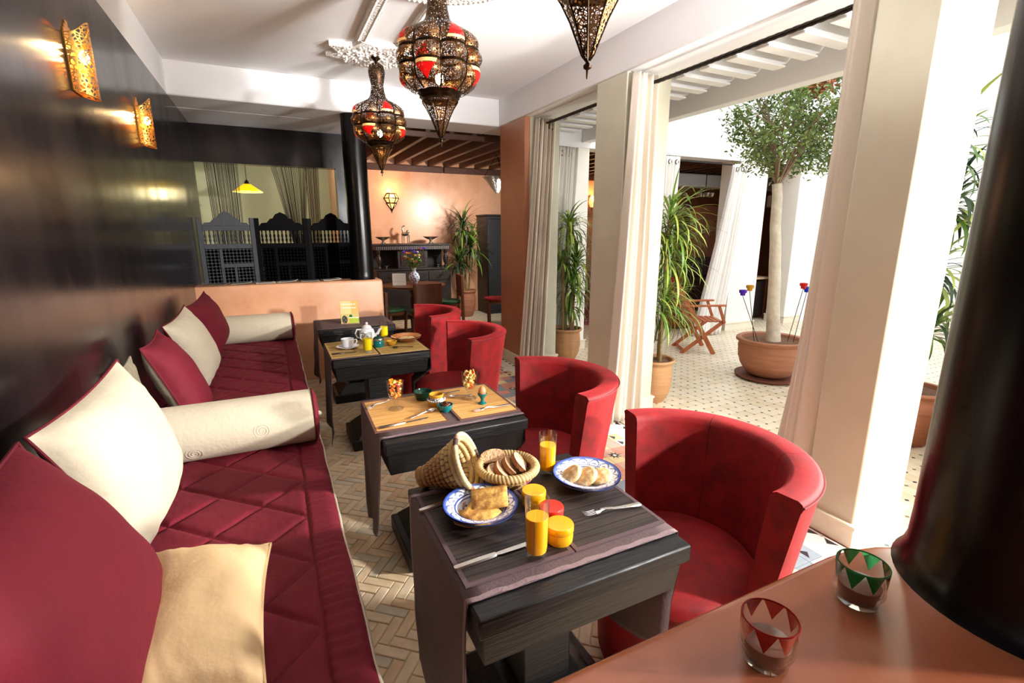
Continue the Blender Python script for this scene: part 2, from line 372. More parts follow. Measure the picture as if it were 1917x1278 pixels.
# wooden ceilings
def wood_ceiling(x0, x1, y0, y1, z, step, w=.06, d=.14):
    root = struct('ceiling.00%d' % (4 if x0 < 2 else 5), rr(x0, x1, y0, y1, z+d, z+d+.05), RAFTD, smooth=False)
    me = None; n = 0; x = 1.2
    while x < x0: x += step
    while x < x1:
        if me is None: o = ob('rafter', rr(-w/2, w/2, y0+.01, y1-.01, z, z+d-.002), RAFT, root, loc=(x, 0, 0), bev=.006); me = o
        else: o = me.copy(); COL.objects.link(o); o.location = (x, 0, 0)
        x += step; n += 1
    ob('wall_plate', rr(x0, x1, y1-.06, y1, z-.1, z), RAFT, root, bev=.006)
    ob('wall_plate', rr(x0, x1, y0-.0, y0+.03, z-.02, z+.04), RAFT, root, bev=.004)
wood_ceiling(1.1, 2.88, 5.91, YB, 2.61, .29)
wood_ceiling(2.9, 12.4, YG+.35, YB, 2.61, .29)
# pale arch beam inside the gallery, on the far right
struct('wall_gallery', rr(7.9, 12.4, 7.6, 7.8, 0, 2.0), SALMOND, smooth=False)
struct('trim_5', rr(6.9, 12.4, 7.5, 7.82, 2.36, 2.6), WHITE, bev=.02)
# white pergola over the courtyard edge
rf = struct('ceiling.006', rr(2.89, 3.55, -3, 5.29, 2.86, 2.9), WHITE, smooth=False)
y = -2.5
while y < 5.2:
    prof = [(0, 0), (.42, 0), (.50, .02), (.56, .08), (.60, .16), (0, .16)]
    m = MB(); poly = [(2.885+a, 2.66+c) for a, c in prof]
    vs = [(a, yy, c) for yy in (y-.035, y+.035) for a, c in poly]; k = len(poly)
    m.add(vs, [tuple(range(k)), tuple(range(k, 2*k))[::-1]]+[(i, k+i, k+(i+1) % k, (i+1) % k) for i in range(k)])
    m.box(2.885, 3.36, y-.045, y+.045, 2.65, 2.662)
    ob('rafter', m, WHITE, rf, smooth=False); y += .232
ob('fascia', rr(3.50, 3.62, -3, 5.29, 2.56, 2.92), WHITE, rf, bev=.006)
# ---------------- floors ----------------
GROUT = mat('floor_mortar', (196, 174, 144), .9, var=.2)
fl = struct('floor', rr(XW-.2, 12.5, -4, 9, -.1, -.006), GROUT, smooth=False)
BR = [mat('brick_%s' % n, c, .55, var=.25, vs_=14, bump=.12, bs=30) for n, c in (('sand', (222, 196, 160)), ('buff', (228, 206, 174)), ('greyish', (204, 192, 168)), ('rosy', (218, 184, 148)))]
Wb = .0467; ang = R(-40)
def inside(x, y):
    if .13 < x < 1.56 and -.2 < y < 5.36: return True
    return 1.05 < x < 2.44 and 5.37 < y < 8.78 or (1.05 < x < 1.56 and 5.3 < y < 5.4)
ca, sa = cos(ang), sin(ang)
def rot(u, v): return (u*ca-v*sa, u*sa+v*ca)
seen = {}; rng = 190
for i in range(-rng, rng):
    for j in range(-rng, rng):
        t = (i-j) % 6
        if t < 3: key = ('h', i-t, j)
        else: key = ('v', i, j-(5-t))
        if key in seen: continue
        k, a, b_ = key
        c = ((a+1.5)*Wb, (b_+.5)*Wb) if k == 'h' else ((a+.5)*Wb, (b_+1.5)*Wb)
        x, y = rot(*c); seen[key] = (x, y)
bricks = [(hypot(v[0], v[1])+(0 if v[0] > .15 else 9), k[0], v) for k, v in seen.items() if inside(*v)]
bricks.sort()
vis = lambda x, y: not (.3 < x < 1.5 and y < 1.0)
G = .0014
def brickmesh(mi):
    m = MB(); a, b_ = 1.5*Wb-G, .5*Wb-G; e = .003
    m.add([(-a, -b_, -.006), (a, -b_, -.006), (a, b_, -.006), (-a, b_, -.006), (-a+e*.3, -b_+e*.3, -.002), (a-e*.3, -b_+e*.3, -.002), (a-e*.3, b_-e*.3, -.002), (-a+e*.3, b_-e*.3, -.002),
           (-a+e, -b_+e, 0), (a-e, -b_+e, 0), (a-e, b_-e, 0), (-a+e, b_-e, 0)],
          [(0, 1, 5, 4), (1, 2, 6, 5), (2, 3, 7, 6), (3, 0, 4, 7), (4, 5, 9, 8), (5, 6, 10, 9), (6, 7, 11, 10), (7, 4, 8, 11), (8, 9, 10, 11)])
    return m
BM_ = []
for q in BR:
    me = bpy.data.meshes.new('brick'); b = brickmesh(0); me.from_pydata(b.v, [], b.f); me.materials.append(q); me.update(); BM_.append(me)
rest = [MB() for _ in BR]; cnt = 0
first = [b for b in bricks if vis(*b[2])][:300]; fs_ = set(id(b) for b in first)
for b in bricks:
    d, k, (x, y) = b; a = ang+(0 if k == 'h' else pi/2); q = random.choice((0, 0, 1, 1, 2, 3)); dz = random.uniform(-.0022, .0012)
    if id(b) in fs_:
        o = bpy.data.objects.new('brick', BM_[q]); COL.objects.link(o); o.parent = fl; o.location = (x, y, dz); o.rotation_euler = (random.uniform(-.008, .008), random.uniform(-.008, .008), a)
    else:
        t = brickmesh(0); Mx = Matrix.Translation((x, y, dz)) @ Matrix.Rotation(a, 4, 'Z'); rest[q].add([Mx @ Vector(v) for v in t.v], t.f)
for i, q in enumerate(rest): ob('bricks', q, BR[i], fl, smooth=False, kind='stuff')
# zellige: cream octagons with small dark squares; patchwork band; white strip with triangles
ZC_ = [mat('zellige_cream', (222, 208, 182), .35, var=.08, vs_=20), mat('zellige_ivory', (214, 198, 168), .35, var=.08, vs_=20), mat('zellige_white', (242, 238, 228), .35, var=.08, vs_=20)]
ZD = [mat('zellige_'+n, c, .3) for n, c in (('black', (46, 42, 46)), ('slate', (96, 102, 112)), ('rust', (160, 96, 66)), ('olive', (120, 112, 78)))]
P_ = .095; cc = .0135
def octa(s, x, y, h=0):
    a = P_/2-.0004; b_ = a-cc
    pts = [(-b_, -a), (b_, -a), (a, -b_), (a, b_), (b_, a), (-b_, a), (-a, b_), (-a, -b_)]
    vs = [(x+p[0], y+p[1], -.006) for p in pts]+[(x+p[0], y+p[1], h) for p in pts]
    return s.add(vs, [tuple(range(8, 16))]+[(i, (i+1) % 8, 8+(i+1) % 8, 8+i) for i in range(8)])
def cab(s, x, y, h=0):
    a = cc*1.0
    pts = [(0, -a), (a, 0), (0, a), (-a, 0)] if 0 else [(-a, 0), (0, -a), (a, 0), (0, a)]
    vs = [(x+p[0]*.95, y+p[1]*.95, -.006) for p in pts]+[(x+p[0]*.95, y+p[1]*.95, h) for p in pts]
    return s.add(vs, [(4, 5, 6, 7)]+[(i, (i+1) % 4, 4+(i+1) % 4, 4+i) for i in range(4)])
meO = []; meC = []
for q in ZC_:
    b = octa(MB(), 0, 0, 0); me = bpy.data.meshes.new('tile'); me.from_pydata(b.v, [], b.f); me.materials.append(q); meO.append(me)
for q in ZD:
    b = cab(MB(), 0, 0, 0); me = bpy.data.meshes.new('tile'); me.from_pydata(b.v, [], b.f); me.materials.append(q); meC.append(me)
so = [MB() for _ in ZC_]; sc_ = [MB() for _ in ZD]; nt_ = 0
cells = []
i = 0
x = 2.50
while x < 9.5:
    y = -3.0
    while y < 5.28:
        cells.append((hypot(x-3.2, y-3.0), x, y)); y += P_
    x += P_
x = 2.50
while x < 9.5:
    y = 5.28
    while y < 8.75: cells.append((99, x, y)); y += P_
    x += P_
cells.sort()
for d, x, y in cells:
    q = random.choice((0, 0, 1)); z = random.uniform(-.0008, .0008); c = random.choice((0, 0, 1, 2, 3))
    if nt_ < 150 and d < 1.5 and x > 2.9:
        o = bpy.data.objects.new('tile', meO[q]); COL.objects.link(o); o.parent = fl; o.location = (x, y, z)
        o = bpy.data.objects.new('tile', meC[c]); COL.objects.link(o); o.parent = fl; o.location = (x+P_/2, y+P_/2, z+.0006); nt_ += 1
    else: octa(so[q], x, y, z); cab(sc_[c], x+P_/2, y+P_/2, z+.0006)
for q, s in zip(ZC_, so):
    if s.v: ob('octagonal_tiles', s, q, fl, smooth=False, kind='stuff')
for q, s in zip(ZD, sc_): ob('small_dark_tiles', s, q, fl, smooth=False, kind='stuff')
# patchwork band between bricks and courtyard
PW = [mat('zellige_'+n, c, .35, var=.15, vs_=30) for n, c in (('salmon', (206, 140, 120)), ('bluegrey', (132, 140, 148)), ('straw', (230, 208, 158)), ('pink', (214, 170, 152)))]
bands = [MB() for _ in PW]; tri = MB(); wh = MB(); PWM = {}
y = -.2
while y < 5.3:
    x = 1.56; c = 0
    while x < 2.17:
        q = random.randrange(4); zz = random.uniform(-.001, .0008)
        if 1.95 < y < 3.6:
            if q not in PWM:
                b = bx(0, .1, 0, .1, -.006, 0); me = bpy.data.meshes.new('patchwork_tile'); me.from_pydata(b.v, [], b.f); me.materials.append(PW[q]); PWM[q] = me
            o = bpy.data.objects.new('patchwork_tile', PWM[q]); COL.objects.link(o); o.parent = fl; o.location = (x, y, zz)
        else: bands[q].box(x, x+.1, y, y+.1, -.006, zz)
        x += .1015
    wh.box(2.178, 2.435, y, y+.0995, -.006, -.0002); y += .1015
    for xa, sg in ((2.195, 1), (2.42, -1)):
        a = .036; yy = y-.05
        tri.prism([(xa, yy-a), (xa+sg*a, yy), (xa, yy+a)] if sg > 0 else [(xa, yy+a), (xa+sg*a, yy), (xa, yy-a)], -.006, .0008)
for q, s in zip(PW, bands): ob('patchwork_tiles', s, q, fl, smooth=False, kind='stuff')
ob('white_border_tiles', wh, ZC_[2], fl, smooth=False, kind='stuff'); ob('triangular_tiles', tri, ZD[0], fl, smooth=False, kind='stuff')
# painted stars on the patchwork
st = MB(); stc = MB()
for k in range(9):
    cx_, cy_ = random.choice((1.72, 1.92, 2.03)), .9+k*.41
    pts = []
    for i in range(16):
        a = 2*pi*i/16; r_ = .05 if i % 2 == 0 else .022; pts.append((cx_+r_*cos(a), cy_+r_*sin(a)))
    st.prism(pts, .0009, .0016)
    stc.prism([(cx_+.014*cos(2*pi*i/8), cy_+.014*sin(2*pi*i/8)) for i in range(8)], .0017, .0022)
ob('star_tiles', st, ZD[0], fl, smooth=False, kind='stuff'); ob('star_centre_tiles', stc, ZC_[2], fl, smooth=False, kind='stuff')
# cross-beam stucco: carved plaster frieze on the ceiling
STUC = voronoi_bump(mat('carved_stucco', (238, 234, 228), .85), 36, .6, .01)
m = MB()
def strip(x0, x1, y0, y1, h=.035): m.box(x0, x1, y0, y1, ZC-h, ZC-.0005)
strip(.72, .80, 3.32, 4.16); strip(1.04, 1.12, 3.32, 4.16)
poly = []
for i in range(16):
    a = 2*pi*i/16+pi/8; r_ = .40 if i % 2 == 0 else .29; poly.append((.92+r_*cos(a), 4.46+r_*sin(a)*.8))
m.prism(poly, ZC-.04, ZC-.0005)
def ringp(cx_, cy_, ro, ri, h):
    n = 48
    for i in range(n):
        a, b_ = 2*pi*i/n, 2*pi*(i+1)/n
        m.prism([(cx_+ri*cos(a), cy_+ri*sin(a)), (cx_+ro*cos(a), cy_+ro*sin(a)), (cx_+ro*cos(b_), cy_+ro*sin(b_)), (cx_+ri*cos(b_), cy_+ri*sin(b_))], ZC-h, ZC-.0005)
ringp(.92, 2.75, .58, .47, .04); ringp(.92, 2.75, .40, .1, .025)
tr = ob('trim_6', m, STUC, kind='structure', smooth=False)
m2 = MB()
for y_ in [3.34+.02*i for i in range(41)]:
    for x_ in (.735, .785, 1.055, 1.105): m2.ball((x_, y_, ZC-.036), .0085, 6)
for i in range(110):
    a = 2*pi*i/110; m2.ball((.92+.555*cos(a), 2.75+.555*sin(a), ZC-.042), .011, 6); m2.ball((.92+.49*cos(a), 2.75+.49*sin(a), ZC-.042), .010, 6)
for i in range(240):
    a = random.random()*2*pi; r_ = .3*sqrt(random.random()); m2.ball((.92+r_*cos(a), 4.46+r_*sin(a)*.85, ZC-.041), random.uniform(.008, .015), 6)
ob('carved_beads', m2, mat('stucco_bead', (242, 238, 232), .9), tr, kind='stuff')
# ---------------- sofas ----------------
def quilt_h(x, y):
    # diamonds .31 wide, .295 long; vertices on the seam at x=.03
    if x > .03:
        d = x-.03; e = min(1, d/.012)
        w = .004*nz(y*38, x*4, 3)+.0035*sin(y*150+4*nz(y*6, x*3))*min(1, max(0, (.135-x)/.04))
        q = min(1, (.145-x)/.05) if x > .095 else 1
        return .012*sqrt(e)+w*e-(0 if q >= 1 else .05*(1-sqrt(max(0, q*(2-q)))))
    a = ((x-.03)/.31+(y-.065)/.295); b_ = ((x-.03)/.31-(y-.065)/.295)
    da = abs(a-round(a)); db = abs(b_-round(b_)); d = min(da, db)*.21
    seam = min(d, .03-x)
    return .017*(1-math.exp(-seam/.009))+.0022*nz(x*14, y*14, 1)+.0012*nz(x*50, y*22, 5)
def sofa(y0, y1, label):
    t = thing('banquette_sofa', label, 'sofa', (0, 0, 0), 0, None)
    ob('base', rr(XW+.002, .085, y0, y1, 0, .30), mat('sofa_base_plaster', (170, 150, 128), .7), t, bev=.01)
    zt = .478; nu = 150; nv = int((y1-y0)/.0085)
    def f(u, v):
        x = XW+.004+u*(.137-XW-.004); y = y0+v*(y1-y0)
        wob = .006*nz(y*5, 2.2) if u > .8 else 0
        return (x+wob, y, zt+quilt_h(x, y))
    m = MB().grid(f, nu, nv)
    ob('mattress', m, MAROON, t, ang=180)
    def g(u, v):
        y = y0+v*(y1-y0); p = [(.137, .462), (.146, .448), (.143, .43), (.135, .38), (.132, .31)]
        k = u*4; i = min(3, int(k)); q = k-i; x = p[i][0]*(1-q)+p[i+1][0]*q; z = p[i][1]*(1-q)+p[i+1][1]*q
        return (x+.006*nz(y*5, 2.2)+.003*nz(y*11, u*2), y, z)
    ob('mattress_side', MB().grid(g, 4, nv//3), CREAMF, t, ang=180)
    ob('mattress_end', rr(XW+.004, .13, y0-.0, y0+.006, .30, .476), CREAMF, t)
    ob('mattress_core', rr(XW+.01, .126, y0+.01, y1-.01, .301, .45), CREAMF, t)
    m = MB(); m.tube([(.139+.006*nz(y*5, 2.2), y, .462) for y in [y0+i*(y1-y0)/200 for i in range(201)]], .0045, 6)
    ob('piping', m, CREAMF, t, label='cream piping along the front edge')
    return t
sofa(.44, 2.72, 'near quilted maroon banquette against the black wall, in front of the first bolster')
sofa(2.725, 5.35, 'far quilted maroon banquette ending at the salmon half wall')
def bolster(y, z, label, x0=-.64, x1=.115, r=.132):
    t = thing('bolster', label, 'bolster', (0, y, z-.0))
    def f(u, v):
        x = x0+u*(x1-x0); a = 2*pi*v; rr_ = r*(1+.012*nz(x*4, cos(a)*1.5, sin(a)*1.5+y))
        if u > .985: rr_ *= .985
        return (x, rr_*cos(a)*.95, rr_*sin(a))
    ob('cover', MB().grid(f, 60, 48), CREAMF, t, ang=180)
    def e(u, v):
        a = 2*pi*v; q = r*(1-u); x = x1+.022*sqrt(max(0, 1-(1-u)**3))
        ripple = .0025*sin(a*26)*(1-u)
        return (x+ripple, q*cos(a)*.95, q*sin(a))
    ob('end_cap', MB().grid(e, 10, 96), MAROON, t, ang=180, label='gathered maroon end cap')
    m = MB(); m.tube([(x1, r*1.0*cos(2*pi*i/60)*.95, r*1.0*sin(2*pi*i/60)) for i in range(60)], .006, 6, closed=True)
    ob('piping', m, MAROOND, t)
    ob('button', MB().ball((x1+.024, 0, 0), .016, 10), CREAMF, t)
    # embroidered roses, raised
    for k, xx in enumerate((-.40, -.12, .04)):
        a0 = R(70 if k % 2 else 100)+(.0 if k < 2 else 1.0); m = MB(); pts = []
        for i in range(40):
            th = i*.42; rad = .006+.0008*i
            x = xx+rad*cos(th); aa = a0+1.4+rad*sin(th)/r+.5
            pts.append((x, (r+.001)*cos(aa)*.95, (r+.001)*sin(aa)))
        ob('embroidery', m.tube(pts, .0012, 4), GREYF, t)
bolster(2.575, .622, 'long cream bolster with maroon end between the two quilted seats')
bolster(5.215, .622, 'cream bolster lying against the salmon half wall')
# ---------------- cushions ----------------
def cushion(label, A, B, C_, D, T, mf, mb_, mp, name='cushion', pinch=.08, wr=.006, group=None, seed=0):
    """A,B = top near, top far; C_,D = bottom far, bottom near"""
    A, B, C_, D = map(Vector, (A, B, C_, D)); cen = (A+B+C_+D)/4
    n = ((B-A).cross(D-A)).normalized()
    if n.x < 0 and abs(n.z) < .6: n = -n
    if n.z < 0 and abs(n.z) >= .6: n = -n
    t = thing(name, label, 'cushion', tuple(cen), 0, group)
    def pt(u, v, s):
        # edges bow inwards between the corners
        bu = pinch*(1-(2*v-1)**2)*(.5-u)*2*.5; bv = pinch*(1-(2*u-1)**2)*(.5-v)*2*.5
        uu = u+bu*abs(2*u-1)**3; vv = v+bv*abs(2*v-1)**3
        p = A*(1-uu)*(1-vv)+B*uu*(1-vv)+C_*uu*vv+D*(1-uu)*vv
        e = max(0, (1-abs(2*u-1)**2.6)*(1-abs(2*v-1)**2.6))**.62
        w = wr*nz(u*5+seed, v*5, seed)+wr*.8*(1-e)*sin(30*u+9*nz(u*3, v*3, seed)+seed)*(abs(2*v-1)**2)+wr*.8*(1-e)*sin(30*v+9*nz(v*3, u*3, seed))*(abs(2*u-1)**2)
        return p+n*s*(T*e+w*min(1, e*3))-cen
    N = 44
    front = MB().grid(lambda u, v: pt(u, v, 1), N, N); back = MB().grid(lambda u, v: pt(u, v, -.8), N, N, flip=True)
    ob('front_cover', front, mf, t, ang=180); ob('back_cover', back, mb_, t, ang=180)
    pts = [pt(i/N, 0, 0) for i in range(N)]+[pt(1, i/N, 0) for i in range(N)]+[pt(1-i/N, 1, 0) for i in range(N)]+[pt(0, 1-i/N, 0) for i in range(N)]
    ob('piping', MB().tube(pts, .0048, 6, closed=True), mp, t)
    return t
cushion('huge maroon cushion nearest the camera against the black wall', (-.53, .70, 1.10), (-.55, 1.39, 1.085), (-.40, 1.56, .56), (-.36, .95, .52), .13, MAROON, MAROON, MAROOND, seed=1)
cushion('large cream cushion with maroon piping leaning on the black wall', (-.575, 1.49, 1.062), (-.54, 2.16, 1.09), (-.42, 2.22, .60), (-.46, 1.70, .525), .11, CREAMF, MAROON, MAROOND, seed=2)
cushion('maroon cushion with pale gold back right behind the first bolster', (-.60, 2.77, 1.0), (-.57, 3.02, 1.045), (-.40, 3.22, .52), (-.42, 2.74, .56), .10, MAROON, GREYF, MAROOND, seed=3)
cushion('pale cream cushion with maroon piping between two maroon cushions', (-.585, 3.22, 1.025), (-.54, 3.74, 1.07), (-.42, 4.06, .60), (-.46, 3.57, .53), .09, CREAMF, MAROON, MAROOND, seed=4)
cushion('farthest maroon cushion beside the bolster at the half wall', (-.60, 4.24, .99), (-.56, 4.98, 1.02), (-.43, 4.98, .60), (-.46, 4.44, .55), .10, MAROON, GREYF, MAROOND, seed=5)
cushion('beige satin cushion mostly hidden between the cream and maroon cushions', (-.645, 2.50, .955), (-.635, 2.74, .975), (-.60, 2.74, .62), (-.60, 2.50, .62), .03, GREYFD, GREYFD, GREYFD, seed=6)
cushion('plain pale gold cushion lying on the quilted seat at the front', (-.40, 1.545, .655), (-.09, 1.53, .60), (-.105, 1.02, .575), (-.37, 1.0, .66), .085, GOLDF, GOLDF, GOLDF, seed=7, pinch=.10, wr=.004)
# ---------------- tub chairs ----------------
def tub_chair(label, x, y, rz):
    t = thing('tub_chair', label, 'armchair', (x, y, 0), rz, 'red velvet tub chairs')
    TH = R(84); n = 56; KS = 1.07
    sec = [(r*KS, z) for r, z in [(.272, .05), (.292, .2), (.318, .42), (.345, .62), (.368, .79), (.374, .808), (.370, .820), (.358, .826), (.300, .824), (.288, .816), (.283, .80), (.268, .62), (.255, .44), (.25, .40), (.22, .05)]]
    k = len(sec)
    def slab(a0, a1, n, seam=0):
        vs = []
        for i in range(n+1):
            a = a0+(a1-a0)*i/n
            for r, z in sec:
                # the arm tops drop and the front edges lean a little forward
                f = abs(a)/TH; dz = -.0*f**4
                aa = a*(1+.04*(1-z/.82))
                q = r-(.004 if i in (0, n) else 0)*(0)
                vs.append((q*cos(aa), q*sin(aa), z+dz))
        fs = [(i*k+j, (i+1)*k+j, (i+1)*k+(j+1) % k, i*k+(j+1) % k) for i in range(n) for j in range(k)]
        return vs, fs+[tuple(range(k))[::-1], tuple(range(n*k, (n+1)*k))]
    for nm, a0, a1 in (('back_panel', -R(30), R(30)), ('arm_panel', R(30.3), TH), ('arm_panel', -TH, -R(30.3))):
        vs, fs = slab(a0, a1, 22); ob(nm, MB().add(vs, fs), RED, t, ang=50)
    def arc(r, z, a0=-TH, a1=TH, n=60):
        r *= KS; return [(r*cos(a0+(a1-a0)*i/n), r*sin(a0+(a1-a0)*i/n), z) for i in range(n+1)]
    ob('piping', MB().tube(arc(.374, .812), .0035, 6), REDP, t)
    # seat with rounded front
    def seat(a, r): return (r*cos(a), r*sin(a))
    prof = [(.001, .452), (.10, .452), (.19, .447), (.255, .435), (.272, .415), (.272, .385)]
    ob('seat', MB().lathe(prof, (-.012, 0, 0), 48, cap=False, mod=lambda r, z, a: r*(1+.06*max(0, -cos(a)))), RED, t, ang=60)
    ob('base', MB().lathe([(.235, .02), (.245, .05), (.262, .38), (.262, .388)], (-.012, 0, 0), 48, mod=lambda r, z, a: r*(1+.05*max(0, -cos(a)))), RED, t, ang=60)
    ob('seat_piping', MB().tube([(-.012+.266*(1+.055*max(0, -cos(a)))*cos(a), .266*(1+.055*max(0, -cos(a)))*sin(a), .39) for a in [R(95)+R(170)*i/40 for i in range(41)]], .004, 6), REDP, t)
    for a in range(4): ob('foot', MB().lathe([(.02, 0), (.024, .05)], (.17*cos(a*pi/2+.78), .17*sin(a*pi/2+.78), 0), 12), BLACKWOOD, t)
    return t
tub_chair('red velvet tub chair nearest the camera, at the dark placemat table', 1.20, 1.125, R(-2))
tub_chair('red velvet tub chair at the golden placemat table, in front of the white pillar', 1.165, 2.09, R(-2))
tub_chair('red velvet tub chair at the table with the teapot', 1.145, 3.38, R(-6))
tub_chair('farthest red velvet tub chair, beside the table with the menu holder', 1.145, 4.35, R(-4))
# ---------------- tables ----------------
def table(label, x0, x1, y0, y1):
    cx_, cy_ = (x0+x1)/2, (y0+y1)/2; hx, hy = (x1-x0)/2, (y1-y0)/2
    t = thing('pedestal_table', label, 'table', (cx_, cy_, 0), 0, 'black wooden tables in a row')
    ob('tabletop', rr(-hx, hx, -hy, hy, .648, .70), BLACKWOOD, t, bev=.006)
    m = MB(); a, b_ = hx-.012, hy-.018; c, d = hx-.022, hy-.03
    vs = [(-a, -b_, .646), (a, -b_, .646), (a, b_, .646), (-a, b_, .646), (-c, -d, .545), (c, -d, .545), (c, d, .545), (-c, d, .545)]
    m.add(vs, [(3, 2, 1, 0), (4, 5, 6, 7), (0, 1, 5, 4), (1, 2, 6, 5), (2, 3, 7, 6), (3, 0, 4, 7)])
    ob('apron', m, BLACKWOOD, t, bev=.004)
    ob('pedestal', rr(-.085, .085, -.085, .085, .15, .545), BLACKWOOD, t, bev=.008)
    m = MB(); vs = [(-.2, -.2, .08), (.2, -.2, .08), (.2, .2, .08), (-.2, .2, .08), (-.12, -.12, .16), (.12, -.12, .16), (.12, .12, .16), (-.12, .12, .16)]
    m.add(vs, [(3, 2, 1, 0), (4, 5, 6, 7), (0, 1, 5, 4), (1, 2, 6, 5), (2, 3, 7, 6), (3, 0, 4, 7)])
    ob('upper_foot', m, BLACKWOOD, t, bev=.006); ob('plinth', rr(-.23, .23, -.2, .2, 0, .08), BLACKWOOD, t, bev=.008)
    return t
TT = [(.334, .966, .855, 1.495), (.336, .99, 1.87, 2.465), (.292, .952, 3.30, 3.875), (.300, .946, 4.37, 4.96)]
table('black pedestal table nearest the camera, laid with dark placemats', *TT[0])
table('black pedestal table laid with two golden placemats', *TT[1])
table('black pedestal table laid for tea, third from the camera', *TT[2])
table('black pedestal table against the half wall, holding only a menu', *TT[3])
def runner(label, x0, x1, y0, y1, zl=(.26, .10), zr=(.30, .30), sway=.03, seed=0, chair=None):
    t = thing('table_runner', label, 'table runner', ((x0+x1)/2, (y0+y1)/2, .7))
    cx_, cy_ = (x0+x1)/2, (y0+y1)/2
    def path(u, v):
        # u along x: left drop, top, right drop
        y = y0+v*(y1-y0)
        if u < .4:
            q = 1-u/.4; z = .704-(.704-(zl[0]*(1-v)+zl[1]*v))*q
            x = x0-.006-.02*q*sin(v*pi*1.5+seed)*q-.022*q-.012*nz(q*3, v*3, seed)*q; y += -sway*q*(v-.1)*1.2+.0
        elif u <= .6:
            x = x0-.005+(u-.4)/.2*(x1-x0+.01); z = .7035
        else:
            q = (u-.6)/.4; z = .704-(.704-(zr[0]*(1-v)+zr[1]*v))*q
            x = x1+.006+.02*q*sin(v*pi*1.5+2+seed)*q+.02*q; y += -sway*q*(v-.2)
            if chair and z < .56:      # the cloth is pushed back by the seat it hangs against
                dy = y-chair[1]; rr_ = .298
                if abs(dy) < rr_: x += (min(x, chair[0]-sqrt(rr_*rr_-dy*dy)-.004)-x)*min(1, (.56-z)/.09)
        return (x-cx_, y-cy_, z-.7)
    ob('cloth', MB().grid(path, 60, 24), RUNNER, t, ang=180, solid=.002)
    for a, b_, nm in ((0, .03, 'hem'), (.97, 1, 'hem')):
        def h(u, v, a=a, b_=b_):
            p = path(u, a+(b_-a)*v); o = .0016
            return (p[0]+(-o if u < .4 else (o if u > .6 else 0)), p[1]+.0025*sin(p[0]*70), p[2]+((o+.0012*abs(sin(p[0]*55+2*sin(p[0]*21)))) if .4 <= u <= .6 else 0))
        ob('hem', MB().grid(h, 200, 2), RUNEDGE, t, ang=180, label='mauve hem band')
    return t
runner('brown table runner hanging from the table nearest the camera', .334, .966, .915, 1.44, seed=0, chair=(1.19, 1.125))
runner('brown table runner under the golden placemats', .336, .99, 1.925, 2.42, seed=1, sway=.06, chair=(1.155, 2.09))
runner('brown table runner on the table laid for tea', .292, .952, 3.33, 3.83, zl=(.1, .1), seed=2, chair=(1.135, 3.38))
runner('brown table runner on the table with the menu holder', .300, .946, 4.42, 4.90, zl=(.22, .22), seed=3, sway=.1, chair=(1.135, 4.35))
def placemat(label, x0, x1, y0, y1, m, me_, skew=0, w=.012, z=.7075, group=None):
    cx_, cy_ = (x0+x1)/2, (y0+y1)/2
    t = thing('placemat', label, 'placemat', (cx_, cy_, z), skew, group); a, b_ = (x1-x0)/2, (y1-y0)/2
    ob('slat_weave', rr(-a+w, a-w, -b_+w, b_-w, -.0015, .0015), m, t, smooth=False)
    q = MB(); q.box(-a, -a+w, -b_, b_, -.0018, .0022); q.box(a-w, a, -b_, b_, -.0018, .0022); q.box(-a+w, a-w, -b_, -b_+w, -.0018, .0022); q.box(-a+w, a-w, b_-w, b_, -.0018, .0022)
    ob('cloth_border', q, me_, t, smooth=False, label='cloth border')
    return t
BORD = mat('brown_mat_border', (104, 66, 56), .7, var=.15, vs_=80)
placemat('dark bamboo placemat under the plate of folded pancakes', .342, .652, .962, 1.42, BAMD, RUNEDGE if 0 else mat('plum_border', (84, 64, 68), .7), 0)
placemat('dark bamboo placemat under the plate of pale buns', .657, .968, .962, 1.43, BAMD, MC['plum_border'], 0)
placemat('golden bamboo placemat with the sundae glass nearer the sofa', .325, .655, 1.985, 2.40, BAML, BORD, R(-1.5))
placemat('golden bamboo placemat under the egg cup and fork', .695, 1.0, 1.965, 2.42, BAML, BORD, R(-1))
placemat('straw placemat under the white cup and saucer', .292, .600, 3.36, 3.85, BAMS, mat('straw_border', (206, 170, 100), .8, var=.2), 0)
placemat('straw placemat under the brown dish', .612, .945, 3.335, 3.84, BAMS, MC['straw_border'], 0)
